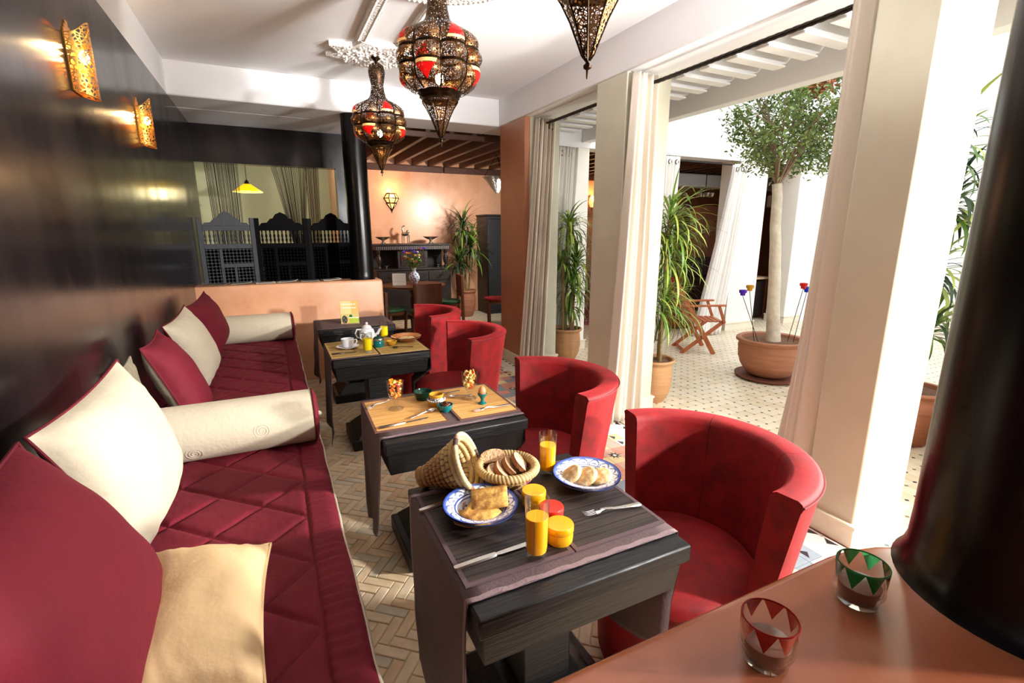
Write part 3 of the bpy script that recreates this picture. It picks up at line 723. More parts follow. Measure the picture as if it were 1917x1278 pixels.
# pale strip of the runner hem showing at the near edge of table one
# ---------------- lanterns ----------------
def lantern(label, x, y, dz=0):
    t = thing('pierced_lantern', label, 'lantern', (x, y, 0), R(8), 'pierced brass lanterns on the ceiling')
    def lob(r, z, a): return r*(1-.17*(1-abs(cos(4*a)))**1.2) if .10 < r else r*(1-.04*(1-abs(cos(4*a))))
    def tier(z0, z1, r0, r1, bul, n=8): return [(r0+(r1-r0)*i/n+bul*sin(pi*i/n), z0+(z1-z0)*i/n) for i in range(n+1)]
    p1 = tier(2.262, 2.375, .145, .214, .034); p2 = tier(2.378, 2.455, .216, .214, .020); p3 = tier(2.458, 2.575, .210, .11, .045)
    for nm, p in (('lower_tier', p1), ('middle_tier', p2), ('upper_tier', p3)):
        ob(nm, MB().lathe(p, n=64, mod=lob, cap=False), BRASS, t, ang=50)
    # dark bands between tiers and along the eight ribs
    b = MB()
    for r, z in ((.215, 2.377), (.212, 2.457)):
        b.lathe([(r, z-.008), (r+.006, z), (r, z+.008)], n=64, mod=lob, cap=False)
    ob('band', b, BRASSD, t)
    b = MB()
    for k in range(8):
        a = 2*pi*(k+.5)/8; b.tube([((lob(r, z, a)+.002)*cos(a), (lob(r, z, a)+.002)*sin(a), z) for r, z in p1+p2+p3], .0045, 5)
    ob('rib', b, BRASSD, t)
    neck = [(.115, 2.572), (.088, 2.585), (.066, 2.61), (.054, 2.66), (.050, 2.70), (.062, 2.76), (.067, 2.80), (.058, 2.845), (.02, 2.872)]
    ob('neck', MB().lathe(neck, n=32, cap=False), perforate(mat('pierced_dark_brass', (92, 68, 48), .4, 1, var=.4, vs_=20), 95, .2), t, ang=60)
    ob('hook', MB().lathe([(.008, 2.86), (.014, 2.88), (.038, 2.90), (.046, 2.93), (.04, 2.949)], n=20), BRASSD, t)
    ob('collar', MB().lathe([(.125, 2.262), (.112, 2.25), (.115, 2.24), (.098, 2.228), (.10, 2.215)], n=40, mod=lob, cap=False), BRASSD, t)
    cone = [(.10, 2.215), (.082, 2.19), (.055, 2.14), (.034, 2.09), (.018, 2.05), (.006, 2.035)]
    ob('cone', MB().lathe(cone, n=8, cap=False), BRASS, t, smooth=False)
    b = MB()
    for k in range(8):
        a = 2*pi*k/8; b.tube([(r*cos(a), r*sin(a), z) for r, z in cone], .0028, 5)
    ob('cone_rib', b, BRASSD, t)
    ob('finial', MB().lathe([(.001, 1.985), (.003, 1.99), (.004, 2.01), (.012, 2.015), (.013, 2.022), (.006, 2.03), (.008, 2.04)], n=12), BRASSD, t)
    # red triangles: upward in the top tier, downward in the bottom tier, each with an amber bar
    def surf(p, z):
        for (r0, z0), (r1, z1) in zip(p, p[1:]):
            if z0 <= z <= z1: return r0+(r1-r0)*(z-z0)/(z1-z0)
        return p[-1][0]
    def patch(p, zs, ws, ac, off=.004):
        vs = []; n = 5
        for z, w in zip(zs, ws):
            for i in range(n+1):
                a = ac+w*(i/n-.5); r = lob(surf(p, z), z, a)+off; vs.append((r*cos(a), r*sin(a), z))
        m = MB(); k = n+1
        return m.add(vs, [(j*k+i, j*k+i+1, (j+1)*k+i+1, (j+1)*k+i) for j in range(len(zs)-1) for i in range(n)])
    for k in range(8):
        a = 2*pi*k/8
        if k % 2 == 0:
            ob('red_pane', patch(p3, [2.485, 2.510, 2.535, 2.56], [.42, .34, .2, .02], a), REDPANE, t, label='red glass triangle')
            ob('amber_pane', patch(p3, [2.470, 2.482], [.5, .44], a), AMBER, t, label='cream glass bar')
        else:
            ob('red_pane', patch(p1, [2.285, 2.31, 2.33, 2.349], [.02, .22, .38, .5], a), REDPANE, t, label='red glass triangle')
            ob('amber_pane', patch(p1, [2.353, 2.371], [.52, .58], a), AMBER, t, label='cream glass bar')
    ob('bulb', MB().ball((0, 0, 2.33), .022, 12, (1, 1, 1.4)), mat('lit_bulb', (255, 225, 170), emit=60, ecol=(255, 214, 150)), t)
    point('lantern_bulb_light', (x, y, 2.39), 1.6, (1, .62, .3), .02)
    t.location.z = dz; return t
lantern('pierced brass lantern with red panes hanging nearer the camera, lit bulb inside', .90, 2.75)
lantern('pierced brass lantern with red panes hanging farther away, near the black wall opening', .92, 4.45, 0.0)
lantern('pierced lantern cut by the top of the picture, only its long cone showing', .90, 1.345)
# ---------------- wall sconces ----------------
def sconce(label, y, z, h=.275):
    t = thing('wall_sconce', label, 'wall lamp', (XW, y, z), 0, 'pierced brass sconces on the black wall')
    r = .066
    # stepped back plate
    poly = [(-r, 0), (r, 0), (r, h*.80), (r*.8, h*.80), (r*.8, h*.86), (r*.55, h*.86), (r*.55, h*.93), (r*.25, h*.93), (r*.25, h), (-r*.25, h), (-r*.25, h*.93), (-r*.55, h*.93), (-r*.55, h*.86), (-r*.8, h*.86), (-r*.8, h*.8), (-r, h*.8)]
    m = MB(); k = len(poly); vs = [(x, yy, zz) for x in (.001, .005) for yy, zz in poly]
    m.add(vs, [tuple(range(k)), tuple(range(k, 2*k))[::-1]]+[(i, (i+1) % k, k+(i+1) % k, k+i) for i in range(k)])
    ob('back_plate', m, GOLD, t, smooth=False)
    def f(u, v):
        a = -pi/2+pi*u; top = h*(.78+.22*(max(0, cos(a)))**2.2); b_ = -.02*cos(a)
        zz = b_+(top-b_)*v
        return (.006+r*cos(a)*1.05, r*sin(a), zz)
    ob('pierced_shade', MB().grid(f, 40, 16), BRASSS, t, ang=180)
    for v in (0, 1): ob('rim', MB().tube([f(i/40, v) for i in range(41)], .0022, 5), GOLD, t)
    for u in (0, 1): ob('rim', MB().tube([f(u, i/8) for i in range(9)], .0022, 5), GOLD, t)
    ob('bulb', MB().ball((.045, 0, h*.52), .018, 12, (1, 1, 1.5)), MC['lit_bulb'], t)
    point('sconce_light', (XW+.05, y, z+h*.60), 7, (1, .66, .3), .018)
    return t
sconce('pierced brass half-cylinder sconce nearer the camera on the black wall', 2.82, 2.105)
sconce('pierced brass half-cylinder sconce farther along the black wall', 4.00, 2.07)
# ---------------- tableware ----------------
ZT = .7098
def glass(label, x, y, h, r, juice, fill=.72, m=JUICE, name='juice_glass', z=ZT):
    t = thing(name, label, 'glass', (x, y, z)); th = .0022; b = .014
    oc = lambda r_, zz, a: r_*(1-.035*(1-abs(cos(4*a)))) if zz < h*.5 else r_
    prof = [(.001, 0), (r*.86, 0), (r*.9, .004), (r*.93, .03), (r, h), (r-th, h), (r*.93-th, .03), (r*.86-th, b+.003), (.001, b)]
    ob('tumbler', MB().lathe(prof, n=40, mod=lambda q, zz, a: q*(1-.03*(1-abs(cos(4*a)))) if zz < .05 else q, cap=False), GLASS, t, ang=40)
    zf = h*fill; rf = lambda zz: (r*.93+(r*.07)*(zz-.03)/(h-.03))-th+.0004
    jp = [(.001, b+.0004), (r*.86-th, b+.003), (rf(.03), .03), (rf(zf), zf-.001), (rf(zf)-.001, zf), (.001, zf)]
    ob('juice', MB().lathe(jp, n=40, cap=False, mod=lambda q, zz, a: q*(1-.03*(1-abs(cos(4*a)))) if zz < .05 else q), m, t, ang=40)
    return t
glass('tall tumbler of orange juice at the near edge of the first table', .552, .992, .168, .032, 1, .70)
glass('tall tumbler of orange juice behind the plate of pale buns', .803, 1.372, .150, .031, 1, .72)
glass('glass of yellow juice beside the white cup', .542, 3.43, .135, .034, 1, .72, JUICEY, z=ZT)
glass('glass of yellow juice standing behind the teapot', .742, 3.86, .135, .034, 1, .68, JUICEY, z=.7062)
def plate(label, x, y, r, z=ZT, kind='blue', name='plate'):
    t = thing(name, label, 'plate', (x, y, z))
    W_, B_ = (.86, .87, .9), (.03, .06, .30); rad = [0, .3, .52, .56, .62, .66, .72, .95, 1.0]
    def prof():
        P = []
        for i in range(41):
            q = i/40
            zz = .006+(.0 if q < .5 else (.022*((q-.5)/.15) if q < .65 else .022+.014*((q-.65)/.35))); P.append((max(.0005, r*q), zz))
        return P
    def c(rr_, zz, a, j):
        q = rr_/r
        if kind == 'blue':
            if q > .965: return B_
            if .70 < q <= .965:
                k = 14; f = (a*k/(2*pi)) % 1; u = (f-.5)*2; v = (q-.70)/.265
                d = hypot(u, v*1.15); 
                if .80 < d < .98: return B_
                if d >= .98: return (.10, .16, .5) if (v > .8) else W_
                if .25 < d < .42 and v > .12: return (.25, .12, .12) if int(a*k/(2*pi)) % 3 == 0 else B_
                return W_
            if .66 < q <= .70 or .60 < q <= .625: return B_
            if .42 < q < .58:
                return B_ if (sin(a*22)*.5+.5 > .62 and .45 < q < .55) else (.8, .8, .84) if sin(a*9+q*30) > -.3 else (.5, .25, .2)
            if .38 < q < .41: return B_
            if q < .3: return B_ if sin(a*8)*.12+.17 > q > .08 else W_
            return W_
        k = (.42, .13, .03) if q > .93 or .6 < q < .66 else ((.55, .24, .08) if sin(a*24+q*40) > 0 and q > .66 else (.36, .11, .03))
        return k
    m = MB().lathe(prof(), n=168, col=c, cap=False)
    pb = [(r*1.0, .0365), (r*.97, .030), (r*.66, .018), (r*.52, .0), (r*.46, .0), (r*.44, .004), (.0005, .004)]
    m.lathe(pb, n=168, col=lambda a_, b_, c_, d_: ((.08, .12, .42) if kind == 'blue' and d_ < 2 else ((.8, .8, .85) if kind == 'blue' else (.3, .09, .03))), cap=False)
    ob('dish', m, PAINTED, t, ang=60); return t
plate('blue and white painted plate with folded pancakes', .492, 1.232, .112)
plate('blue and white painted plate with three pale buns', .886, 1.250, .113)
plate('brown patterned dish with a pale flatbread on the tea table', .868, 3.66, .115, kind='brown', name='dish')
def slab(name, label, cat, x, y, z, pts, h, m, rz=0, rx=0, ry=0, group=None, lump=.0015):
    t = MB(); n = len(pts); N_ = 6
    cx_ = sum(p[0] for p in pts)/n; cy_ = sum(p[1] for p in pts)/n
    # densify outline
    out = []
    for i in range(n):
        a, b_ = pts[i], pts[(i+1) % n]
        for k in range(6): out.append((a[0]+(b_[0]-a[0])*k/6, a[1]+(b_[1]-a[1])*k/6))
    k = len(out); vs = []; sh = [(1, 0), (1.02, h*.5), (.97, h*.9), (.7, h), (.4, h), (.1, h)]
    for s, zz in sh:
        for px, py in out: vs.append((cx_+(px-cx_)*s, cy_+(py-cy_)*s, zz+(lump*nz(px*40+x*50, py*40, z*90+s*3) if zz > 0 else 0)))
    fs = [(j*k+i, j*k+(i+1) % k, (j+1)*k+(i+1) % k, (j+1)*k+i) for j in range(len(sh)-1) for i in range(k)]
    fs += [tuple(range(k))[::-1], tuple(range((len(sh)-1)*k, len(sh)*k))]
    o = ob(name, t.add(vs, fs), m, ang=70, label=label, cat=cat, group=group)
    o.location = (x, y, z); o.rotation_euler = (rx, ry, rz); return o
tri_ = [(-.05, -.03), (.05, -.035), (.0, .045)]
slab('pancake', 'folded pancake lowest on the blue plate, at its near side', 'pancake', .448, 1.196, .727, [(-.060, .012), (-.045, -.025), (-.01, -.042), (.05, -.035), (.06, .0), (.03, .035), (-.035, .04)], .008, PANC, R(-25))
slab('pancake', 'round pancake tucked under the square one', 'pancake', .478, 1.205, .734, [(-.06, 0), (-.04, -.04), (.02, -.05), (.062, -.015), (.045, .04), (-.02, .05)], .008, PANC, R(-10), R(4))
slab('pancake', 'square folded pancake lying on top of the pile', 'pancake', .525, 1.246, .745, [(-.052, -.050), (.056, -.046), (.058, .052), (-.054, .050)], .010, PANC, R(-22), R(6), R(-6))
slab('pancake', 'triangular pancake corner standing up behind the square one', 'pancake', .545, 1.262, .742, [(-.04, -.02), (.03, -.025), (.028, .035)], .008, PANC, R(-15), R(25), R(0))
def bun(label, x, y, z, rx, ry, rz):
    o = ob('bun', MB().lathe([(.001, 0), (.032, .001), (.0385, .008), (.037, .016), (.028, .0215), (.001, .024)], n=28, cap=False, mod=lambda r, zz, a: r*(1+.03*sin(3*a+x*9))), BATB, ang=60, label=label, cat='bread', group='pale buns on the blue plate')
    o.location = (x, y, z); o.rotation_euler = (rx, ry, rz)
bun('pale bun at the sofa side of the plate, tilted on its neighbour', .842, 1.266, .738, R(-6), R(-34), 0)
bun('pale bun in the middle of the three', .882, 1.240, .734, R(5), R(-30), 0)
bun('pale bun nearest the fork, with a browned patch', .926, 1.222, .731, R(8), R(-18), 0)
o = slab('flatbread', 'pale flatbread lying in the brown dish', 'bread', .865, 3.655, .725, [(-.07, 0), (-.05, -.05), (.02, -.06), (.07, -.02), (.06, .05), (-.02, .06)], .012, BATB)
# yellow and red lidded pots
def pot(label, x, y, r, h, m, name='lidded_pot'):
    t = thing(name, label, 'pot', (x, y, ZT))
    ob('body', MB().lathe([(.001, 0), (r*.9, 0), (r*.96, .004), (r, h*.35), (r*.985, h*.62), (.001, h*.62)], n=40, cap=False), m, t, ang=50)
    ob('lid', MB().lathe([(r*1.0, h*.63), (r*1.035, h*.66), (r*1.03, h*.92), (r*.98, h*.985), (r*.8, h), (.001, h*.99)], n=40, cap=False), m, t, ang=50)
pot('yellow lidded pot beside the bread basket', .662, 1.212, .037, .052, YELC)
pot('red lidded pot between the two yellow pots', .668, 1.115, .036, .048, REDC)
pot('yellow lidded pot behind the near glass of orange juice', .640, 1.022, .038, .054, YELC)
# bread basket and its conical lid
def coil(prof, n, tw=22, col=None): pass
def straw_col(a, z, j):
    s = .5+.5*sin(a*40+z*900); base = (.52, .34, .13) if s > .35 else (.30, .17, .06)
    if z < .05 and (sin(a*5+1.0) > .93 or sin(a*3+z*60) > .985): return (.42, .03, .12)
    if z < .05 and sin(a*7+z*80) > .93: return (.05, .03, .05)
    return base
t = thing('bread_basket', 'round coiled straw basket holding slices of brown bread', 'basket', (.643, 1.362, ZT)); t.scale = (.87, .87, .92)
m = MB()
rings = [(.055, .008), (.068, .016), (.080, .026), (.090, .037), (.098, .048), (.103, .059)]
for r, z in rings:
    n = 150; k = 8; vs = []; cols = []
    for i in range(n):
        a = 2*pi*i/n; q = .0078*(1+.16*sin(a*60+z*500))
        for j in range(k):
            b_ = 2*pi*j/k; vs.append(((r+q*cos(b_))*cos(a), (r+q*cos(b_))*sin(a), z+q*sin(b_))); cols.append(straw_col(a, z, j))
    m.add(vs, [(i*k+j, i*k+(j+1) % k, ((i+1) % n)*k+(j+1) % k, ((i+1) % n)*k+j) for i in range(n) for j in range(k)], cols)
ob('coiled_body', m, STRAW, t, ang=180)
m = MB().lathe([(.001, .006), (.055, .006)], n=24, cap=False, col=lambda *a: (.35, .2, .07)); ob('bottom', m, STRAW, t)
m = MB(); n = 360; k = 14; vs = []; cols = []
for i in range(n):
    a = 2*pi*i/n
    for j in range(k):
        b_ = 2*pi*j/k; q = .0135*(1+.20*abs(sin(a*26+b_*1.0))); vs.append(((.108+q*cos(b_)*1.05)*cos(a), (.108+q*cos(b_)*1.05)*sin(a), .070+q*sin(b_)))
        s = abs(sin(a*26+b_)); cols.append((.62, .43, .18) if s > .35 else (.26, .14, .05))
m.add(vs, [(i*k+j, i*k+(j+1) % k, ((i+1) % n)*k+(j+1) % k, ((i+1) % n)*k+j) for i in range(n) for j in range(k)], cols)
ob('braided_rim', m, STRAW, t, ang=180, label='thick braided straw rim')
t = thing('basket_lid', 'cone-shaped straw basket lid lying on its side, open end towards the basket', 'lid', (0, 0, 0))
tip = Vector((.385, 1.485, .735)); oc = Vector((.512, 1.402, .799)); ax = (oc-tip); Lc = ax.length; ax.normalize()
Rm = ax.to_track_quat('Z', 'Y').to_matrix().to_4x4(); Rm.translation = tip
m = MB(); nr = 10
for q in range(nr):
    s = q/(nr-1); r = .022+.062*s**1.1; z = s*Lc; n = 110; k = 8; vs = []; cols = []
    for i in range(n):
        a = 2*pi*i/n; w = (.0105 if q else .015)*(1+.14*sin(a*44+q*2))
        for j in range(k):
            b_ = 2*pi*j/k; vs.append(Rm @ Vector(((r+w*cos(b_))*cos(a), (r+w*cos(b_))*sin(a), z+w*.9*sin(b_))))
            dk = sin(a*22+q*1.3) > .55
            cols.append((.14, .07, .03) if (dk and 1 < q < 8) else ((.50, .28, .11) if q < 6 else (.66, .46, .2)))
    m.add(vs, [(i*k+j, i*k+(j+1) % k, ((i+1) % n)*k+(j+1) % k, ((i+1) % n)*k+j) for i in range(n) for j in range(k)], cols)
m.add([Rm @ Vector((.022*cos(2*pi*i/16), .022*sin(2*pi*i/16), -.006)) for i in range(16)], [tuple(range(16))], [(.45, .26, .1)]*16)
ob('coiled_cone', m, STRAW, t, ang=180)
m = MB(); n = 160; k = 8; vs = []; cols = []
for i in range(n):
    a = 2*pi*i/n
    for j in range(k):
        b_ = 2*pi*j/k; w = .0085*(1+.12*sin(a*50+b_)); vs.append(Rm @ Vector(((.094+w*cos(b_))*cos(a), (.094+w*cos(b_))*sin(a), Lc+.008+w*sin(b_))))
        cols.append((.08, .04, .03) if sin(a*3+2) > .9 else ((.45, .2, .15) if sin(a*3+2.6) > .93 else (.76, .60, .30)))
m.add(vs, [(i*k+j, i*k+(j+1) % k, ((i+1) % n)*k+(j+1) % k, ((i+1) % n)*k+j) for i in range(n) for j in range(k)], cols)
ob('rim', m, STRAW, t, ang=180)
# bread slices: crust outline with crumb faces
def slice_(label, x, y, z, rx, ry, rz, w=.088, h=.058):
    t = thing('bread_slice', label, 'bread', (x, y, z), 0, 'slices of brown bread in the basket'); t.rotation_euler = (rx, ry, rz)
    pts = []
    for i in range(20):
        a = pi*i/19; pts.append((w/2*cos(a), h*.35+h*.65*sin(a)**.8))
    pts += [(-w/2*.97, .0), (w/2*.97, 0)]
    k = len(pts); th = .007
    sd = MB().add([(px, yy, pz) for yy in (-th, th) for px, pz in pts], [(i, (i+1) % k, k+(i+1) % k, k+i) for i in range(k)])
    ob('crust', sd, BREAD, t, ang=60)
    c = MB().add([(px*.97, yy, pz*.97+.001) for yy in (-th*1.02, th*1.02) for px, pz in pts], [tuple(range(k)), tuple(range(k, 2*k))[::-1]])
    ob('crumb', c, CRUMB, t, smooth=False)
slice_('large pale slice of bread leaning at the far side of the basket, towards the glass', .700, 1.345, .764, R(-44), R(8), R(62), .105, .062)
slice_('slice of bread second from the far one, standing in the middle of the basket', .668, 1.350, .760, R(-46), R(6), R(60), .10, .058)
slice_('slice of bread third from the far one in the basket', .638, 1.346, .757, R(-50), R(4), R(56), .10, .056)
slice_('slice of bread lying flattest at the near side of the basket', .606, 1.340, .755, R(-56), R(2), R(52), .095, .054)
slice_('pinkish slice of bread resting across the back of the basket', .612, 1.400, .776, R(-64), R(-6), R(-12), .09, .055)
# cutlery
def fork(label, x, y, rz, L_=.195, z=ZT+.002, m=SILVER):
    t = thing('fork', label, 'fork', (x, y, z), rz)
    h = MB(); prof = [(-.5, .006, .003), (-.47, .009, .004), (-.3, .0075, .004), (-.05, .0045, .005), (.12, .004, .010), (.2, .005, .008), (.24, .011, .005), (.30, .0125, .004)]
    vs = []
    for s, w, zz in prof: vs += [(s*L_, -w, zz), (s*L_, w, zz), (s*L_, w*.7, zz+.003), (s*L_, -w*.7, zz+.003)]
    n = len(prof); h.add(vs, [(i*4+j, i*4+(j+1) % 4, (i+1)*4+(j+1) % 4, (i+1)*4+j) for i in range(n-1) for j in range(4)]+[(3, 2, 1, 0), (n*4-4, n*4-3, n*4-2, n*4-1)])
    ob('handle', h, m, t, ang=50)
    for k in range(4):
        o_ = -.0098+.0065*k; ob('tine', MB().tube([(.295*L_, o_, .0055), (.38*L_, o_, .003), (.45*L_, o_, .003), (.5*L_, o_, .007)], lambda q: .0018*(1-.5*q), 5), m, t)
def knife(label, x, y, rz, L_=.235, z=ZT+.001, m=SILVER, flip=1):
    t = thing('knife', label, 'knife', (x, y, z), rz)
    h = MB(); vs = []; P = [(-.5, .0055), (-.48, .0085), (-.2, .0085), (-.02, .007), (.01, .005)]
    for s, w in P: vs += [(s*L_, -w, 0), (s*L_, w, 0), (s*L_, w*.8, .006), (s*L_, -w*.8, .006)]
    n = len(P); h.add(vs, [(i*4+j, i*4+(j+1) % 4, (i+1)*4+(j+1) % 4, (i+1)*4+j) for i in range(n-1) for j in range(4)]+[(3, 2, 1, 0), (n*4-4, n*4-3, n*4-2, n*4-1)])
    ob('handle', h, m, t, ang=50)
    b = [(.0, -.004), (.06, -.008), (.3, -.010), (.42, -.009), (.5, .006), (.05, .006), (0, .004)]
    ob('blade', MB().prism([(a*L_, c*flip) for a, c in b], .0015, .003), m, t, smooth=False)
def spoon(label, x, y, rz, L_=.17, z=ZT+.002, m=SILVER):
    t = thing('spoon', label, 'spoon', (x, y, z), rz)
    h = MB(); P = [(-.5, .007, .002), (-.46, .0085, .003), (-.2, .0045, .004), (.1, .003, .008), (.2, .004, .006)]; vs = []
    for s, w, zz in P: vs += [(s*L_, -w, zz), (s*L_, w, zz), (s*L_, w*.7, zz+.0025), (s*L_, -w*.7, zz+.0025)]
    n = len(P); h.add(vs, [(i*4+j, i*4+(j+1) % 4, (i+1)*4+(j+1) % 4, (i+1)*4+j) for i in range(n-1) for j in range(4)]+[(3, 2, 1, 0), (n*4-4, n*4-3, n*4-2, n*4-1)])
    ob('handle', h, m, t, ang=50)
    def f(u, v):
        a = 2*pi*u; q = v; return (.34*L_+q*.16*L_*cos(a), q*.0165*sin(a), .008-.0075*(1-q*q))
    ob('bowl', MB().grid(f, 24, 6), m, t, ang=180, solid=.0012)
a_ = lambda p, q: atan2(q[1]-p[1], q[0]-p[0])
fork('fork lying on the dark placemat beside the plate of buns', .862, 1.076, a_((.959, 1.059), (.762, 1.09)))
knife('knife lying on the dark placemat in front of the near juice glass', .455, 1.040, a_((.345, 1.036), (.558, 1.047)))
knife('knife whose handle sticks out behind the plate of pancakes', .445, 1.345, a_((.346, 1.323), (.407, 1.333)))
knife('long knife on the golden placemat in front of the sundae glass', .46, 2.040, a_((.369, 2.035), (.564, 2.055)))
spoon('spoon lying above the long knife on the golden placemat', .56, 2.105, a_((.46, 2.065), (.609, 2.131)), .15)
fork('fork at the back of the golden placemat nearer the sofa', .40, 2.32, a_((.46, 2.36), (.35, 2.29)), .15)
fork('fork on the golden placemat in front of the egg cup', .878, 2.036, a_((.977, 2.04), (.779, 2.033)))
spoon('spoon at the foot of the farther sundae glass', .80, 2.262, a_((.86, 2.25), (.76, 2.27)), .12)
knife('knife at the back of the golden placemat behind the yellow pot', .745, 2.345, a_((.66, 2.335), (.83, 2.35)), .18)
knife('dark knife on the straw placemat in front of the cup', .39, 3.465, a_((.31, 3.462), (.47, 3.468)), .17, m=IRON)
spoon('dark spoon on the straw placemat in front of the brown dish', .79, 3.45, a_((.86, 3.44), (.72, 3.47)), .15, m=IRON)
# footed sundae glasses with fruit salad
FR = [mat('fruit_'+n, c, .35, sss=.2) for n, c in (('orange', (240, 130, 30)), ('pale', (240, 214, 130)), ('red', (206, 52, 30)), ('melon', (250, 170, 70)), ('green', (150, 150, 50)))]
def sundae(label, x, y, pal, rs):
    t = thing('sundae_glass', label, 'glass', (x, y, ZT)); rnd = random.Random(rs)
    prof = [(.001, .0), (.036, .0), (.037, .003), (.03, .007), (.012, .012), (.009, .022), (.012, .030), (.008, .036), (.022, .048), (.034, .072), (.039, .10), (.040, .140), (.0375, .140), (.0365, .10), (.0315, .073), (.019, .052), (.001, .046)]
    ob('goblet', MB().lathe(prof, n=40, cap=False), GLASS, t, ang=50)
    ms = {}
    for i in range(90):
        z = .056+.088*rnd.random(); rm = (.015 if z < .062 else .024 if z < .08 else .029) ; a = rnd.random()*2*pi; r = rm*sqrt(rnd.random()); q = rnd.choice(pal); s = rnd.uniform(.004, .0068)
        M_ = Matrix.Translation((r*cos(a), r*sin(a), z)) @ Matrix.Rotation(rnd.random()*3, 4, 'X') @ Matrix.Rotation(rnd.random()*3, 4, 'Y')
        ms.setdefault(q, MB()).box(-s, s, -s*.8, s*.8, -s*.7, s*.7, M_)
    for q, m_ in ms.items(): ob('fruit_pieces', m_, FR[q], t, smooth=False, kind='stuff')
sundae('footed glass of orange fruit salad on the placemat nearer the sofa', .466, 2.235, (0, 0, 3, 1, 2, 3, 4), 3)
sundae('footed glass of pale fruit salad beside the egg cup', .838, 2.225, (1, 1, 1, 2, 3, 1), 5)
# egg cup with egg
t = thing('egg_cup', 'teal glazed egg cup holding the brown egg', 'egg cup', (.866, 2.125, ZT))
ob('cup', MB().lathe([(.001, 0), (.020, 0), (.020, .003), (.009, .010), (.0075, .022), (.014, .034), (.0225, .044), (.0235, .053), (.021, .053), (.019, .045), (.001, .036)], n=32, cap=False), TEAL, t, ang=50)
o = ob('egg', MB().lathe([(.001, 0), (.010, .003), (.0175, .012), (.020, .022), (.0175, .035), (.011, .046), (.004, .0505), (.001, .051)], n=28, cap=False), EGG, ang=180, label='brown egg standing in the teal egg cup', cat='egg', loc=(.866, 2.125, ZT+.038))
# dark green bowl, yellow pot, teal bowl with dates
ob('bowl', MB().lathe([(.001, 0), (.034, 0), (.044, .03), (.047, .045), (.044, .045), (.040, .03), (.001, .008)], n=36, cap=False), GREENG, ang=50, label='dark green glazed bowl behind the yellow and white pot', cat='bowl', loc=(.622, 2.318, ZT-.003))
t = thing('ceramic_pot', 'open yellow pot with a white beaded shoulder band', 'pot', (.655, 2.20, ZT-.003))
ob('body', MB().lathe([(.001, 0), (.030, 0), (.040, .012), (.043, .026), (.038, .040)], n=40, cap=False), OCHREG, t, ang=60)
ob('shoulder_band', MB().lathe([(.0425, .028), (.0425, .032), (.0375, .044), (.034, .048)], n=40, cap=False), SILVERH, t, ang=60, label='white and silver band with beads')
m = MB()
for i in range(26):
    a = 2*pi*i/26; m.ball((.0425*cos(a), .0425*sin(a), .034), .003, 6)
ob('beads', m, CHINA, t, kind='stuff')
ob('rim', MB().lathe([(.034, .047), (.036, .060), (.033, .062), (.029, .060), (.027, .045), (.001, .030)], n=40, cap=False), OCHREG, t, ang=60)
t = thing('small_bowl', 'teal glazed small bowl filled with dates', 'bowl', (.668, 2.105, ZT-.001))
ob('bowl_body', MB().lathe([(.001, 0), (.020, 0), (.022, .004), (.034, .018), (.0375, .034), (.035, .035), (.030, .02), (.001, .008)], n=36, cap=False), TEAL, t, ang=60)
DATE = mat('date_skin', (92, 46, 24), .3, var=.5, vs_=60)
DL = ['date at the sofa side of the teal bowl', 'date at the near rim of the teal bowl', 'date at the far rim of the teal bowl, behind the others', 'date low between the two others at the front of the teal bowl', 'date lying on top of the others in the teal bowl']
for i, (dx, dy, dz, a) in enumerate(((-.012, .006, .030, .3), (.012, -.006, .030, 1.8), (.004, .014, .032, 2.5), (-.004, -.014, .029, 1.0), (.0, 0, .040, .6))):
    o = ob('date', MB().ball((0, 0, 0), .0095, 12, (1, 1, 1.6)), DATE, ang=180, label=DL[i], cat='fruit', group='dates in the teal bowl')
    o.location = (.668+dx, 2.105+dy, ZT+dz); o.rotation_euler = (R(80), 0, a)
# tea things on the third table
t = thing('teacup', 'white china cup standing on its saucer', 'cup', (.432, 3.615, ZT+.008))
ob('cup_body', MB().lathe([(.001, 0), (.030, 0), (.038, .012), (.043, .035), (.045, .062), (.0425, .062), (.040, .035), (.034, .012), (.001, .006)], n=40, cap=False), CHINA, t, ang=60)
ob('handle', MB().tube([(.043, 0, .048), (.062, 0, .050), (.066, 0, .034), (.056, 0, .020), (.040, 0, .018)], .004, 8), CHINA, t)
ob('saucer', MB().lathe([(.001, .0), (.040, 0), (.05, .003), (.078, .014), (.079, .016), (.05, .0065), (.001, .004)], n=48, cap=False), CHINA, ang=60, label='white saucer under the cup', cat='saucer', loc=(.432, 3.615, ZT+.0005))
t = thing('teapot', 'white china teapot with a domed lid', 'teapot', (.607, 3.83, .7062))
ob('body', MB().lathe([(.001, 0), (.040, 0), (.055, .02), (.060, .05), (.050, .085), (.034, .10), (.001, .10)], n=40, cap=False), CHINA, t, ang=60)
lid = ob('lid', MB().lathe([(.036, .100), (.036, .104), (.026, .116), (.010, .122), (.001, .123)], n=32, cap=False), CHINA, t, ang=60)
ob('lid_knob', MB().ball((0, 0, .133), .011, 12), CHINA, lid)
ob('spout', MB().tube([(.050, -.02, .035), (.075, -.035, .055), (.088, -.042, .085), (.10, -.05, .095)], lambda q: .013*(1-.45*q), 12), CHINA, t)
ob('handle', MB().tube([(-.042, .0, .088), (-.075, .0, .090), (-.088, .0, .06), (-.075, .0, .03), (-.056, .0, .022)], .006, 8), CHINA, t)
t = thing('milk_jug', 'small white jug in front of the teapot', 'jug', (.590, 3.71, .7062))
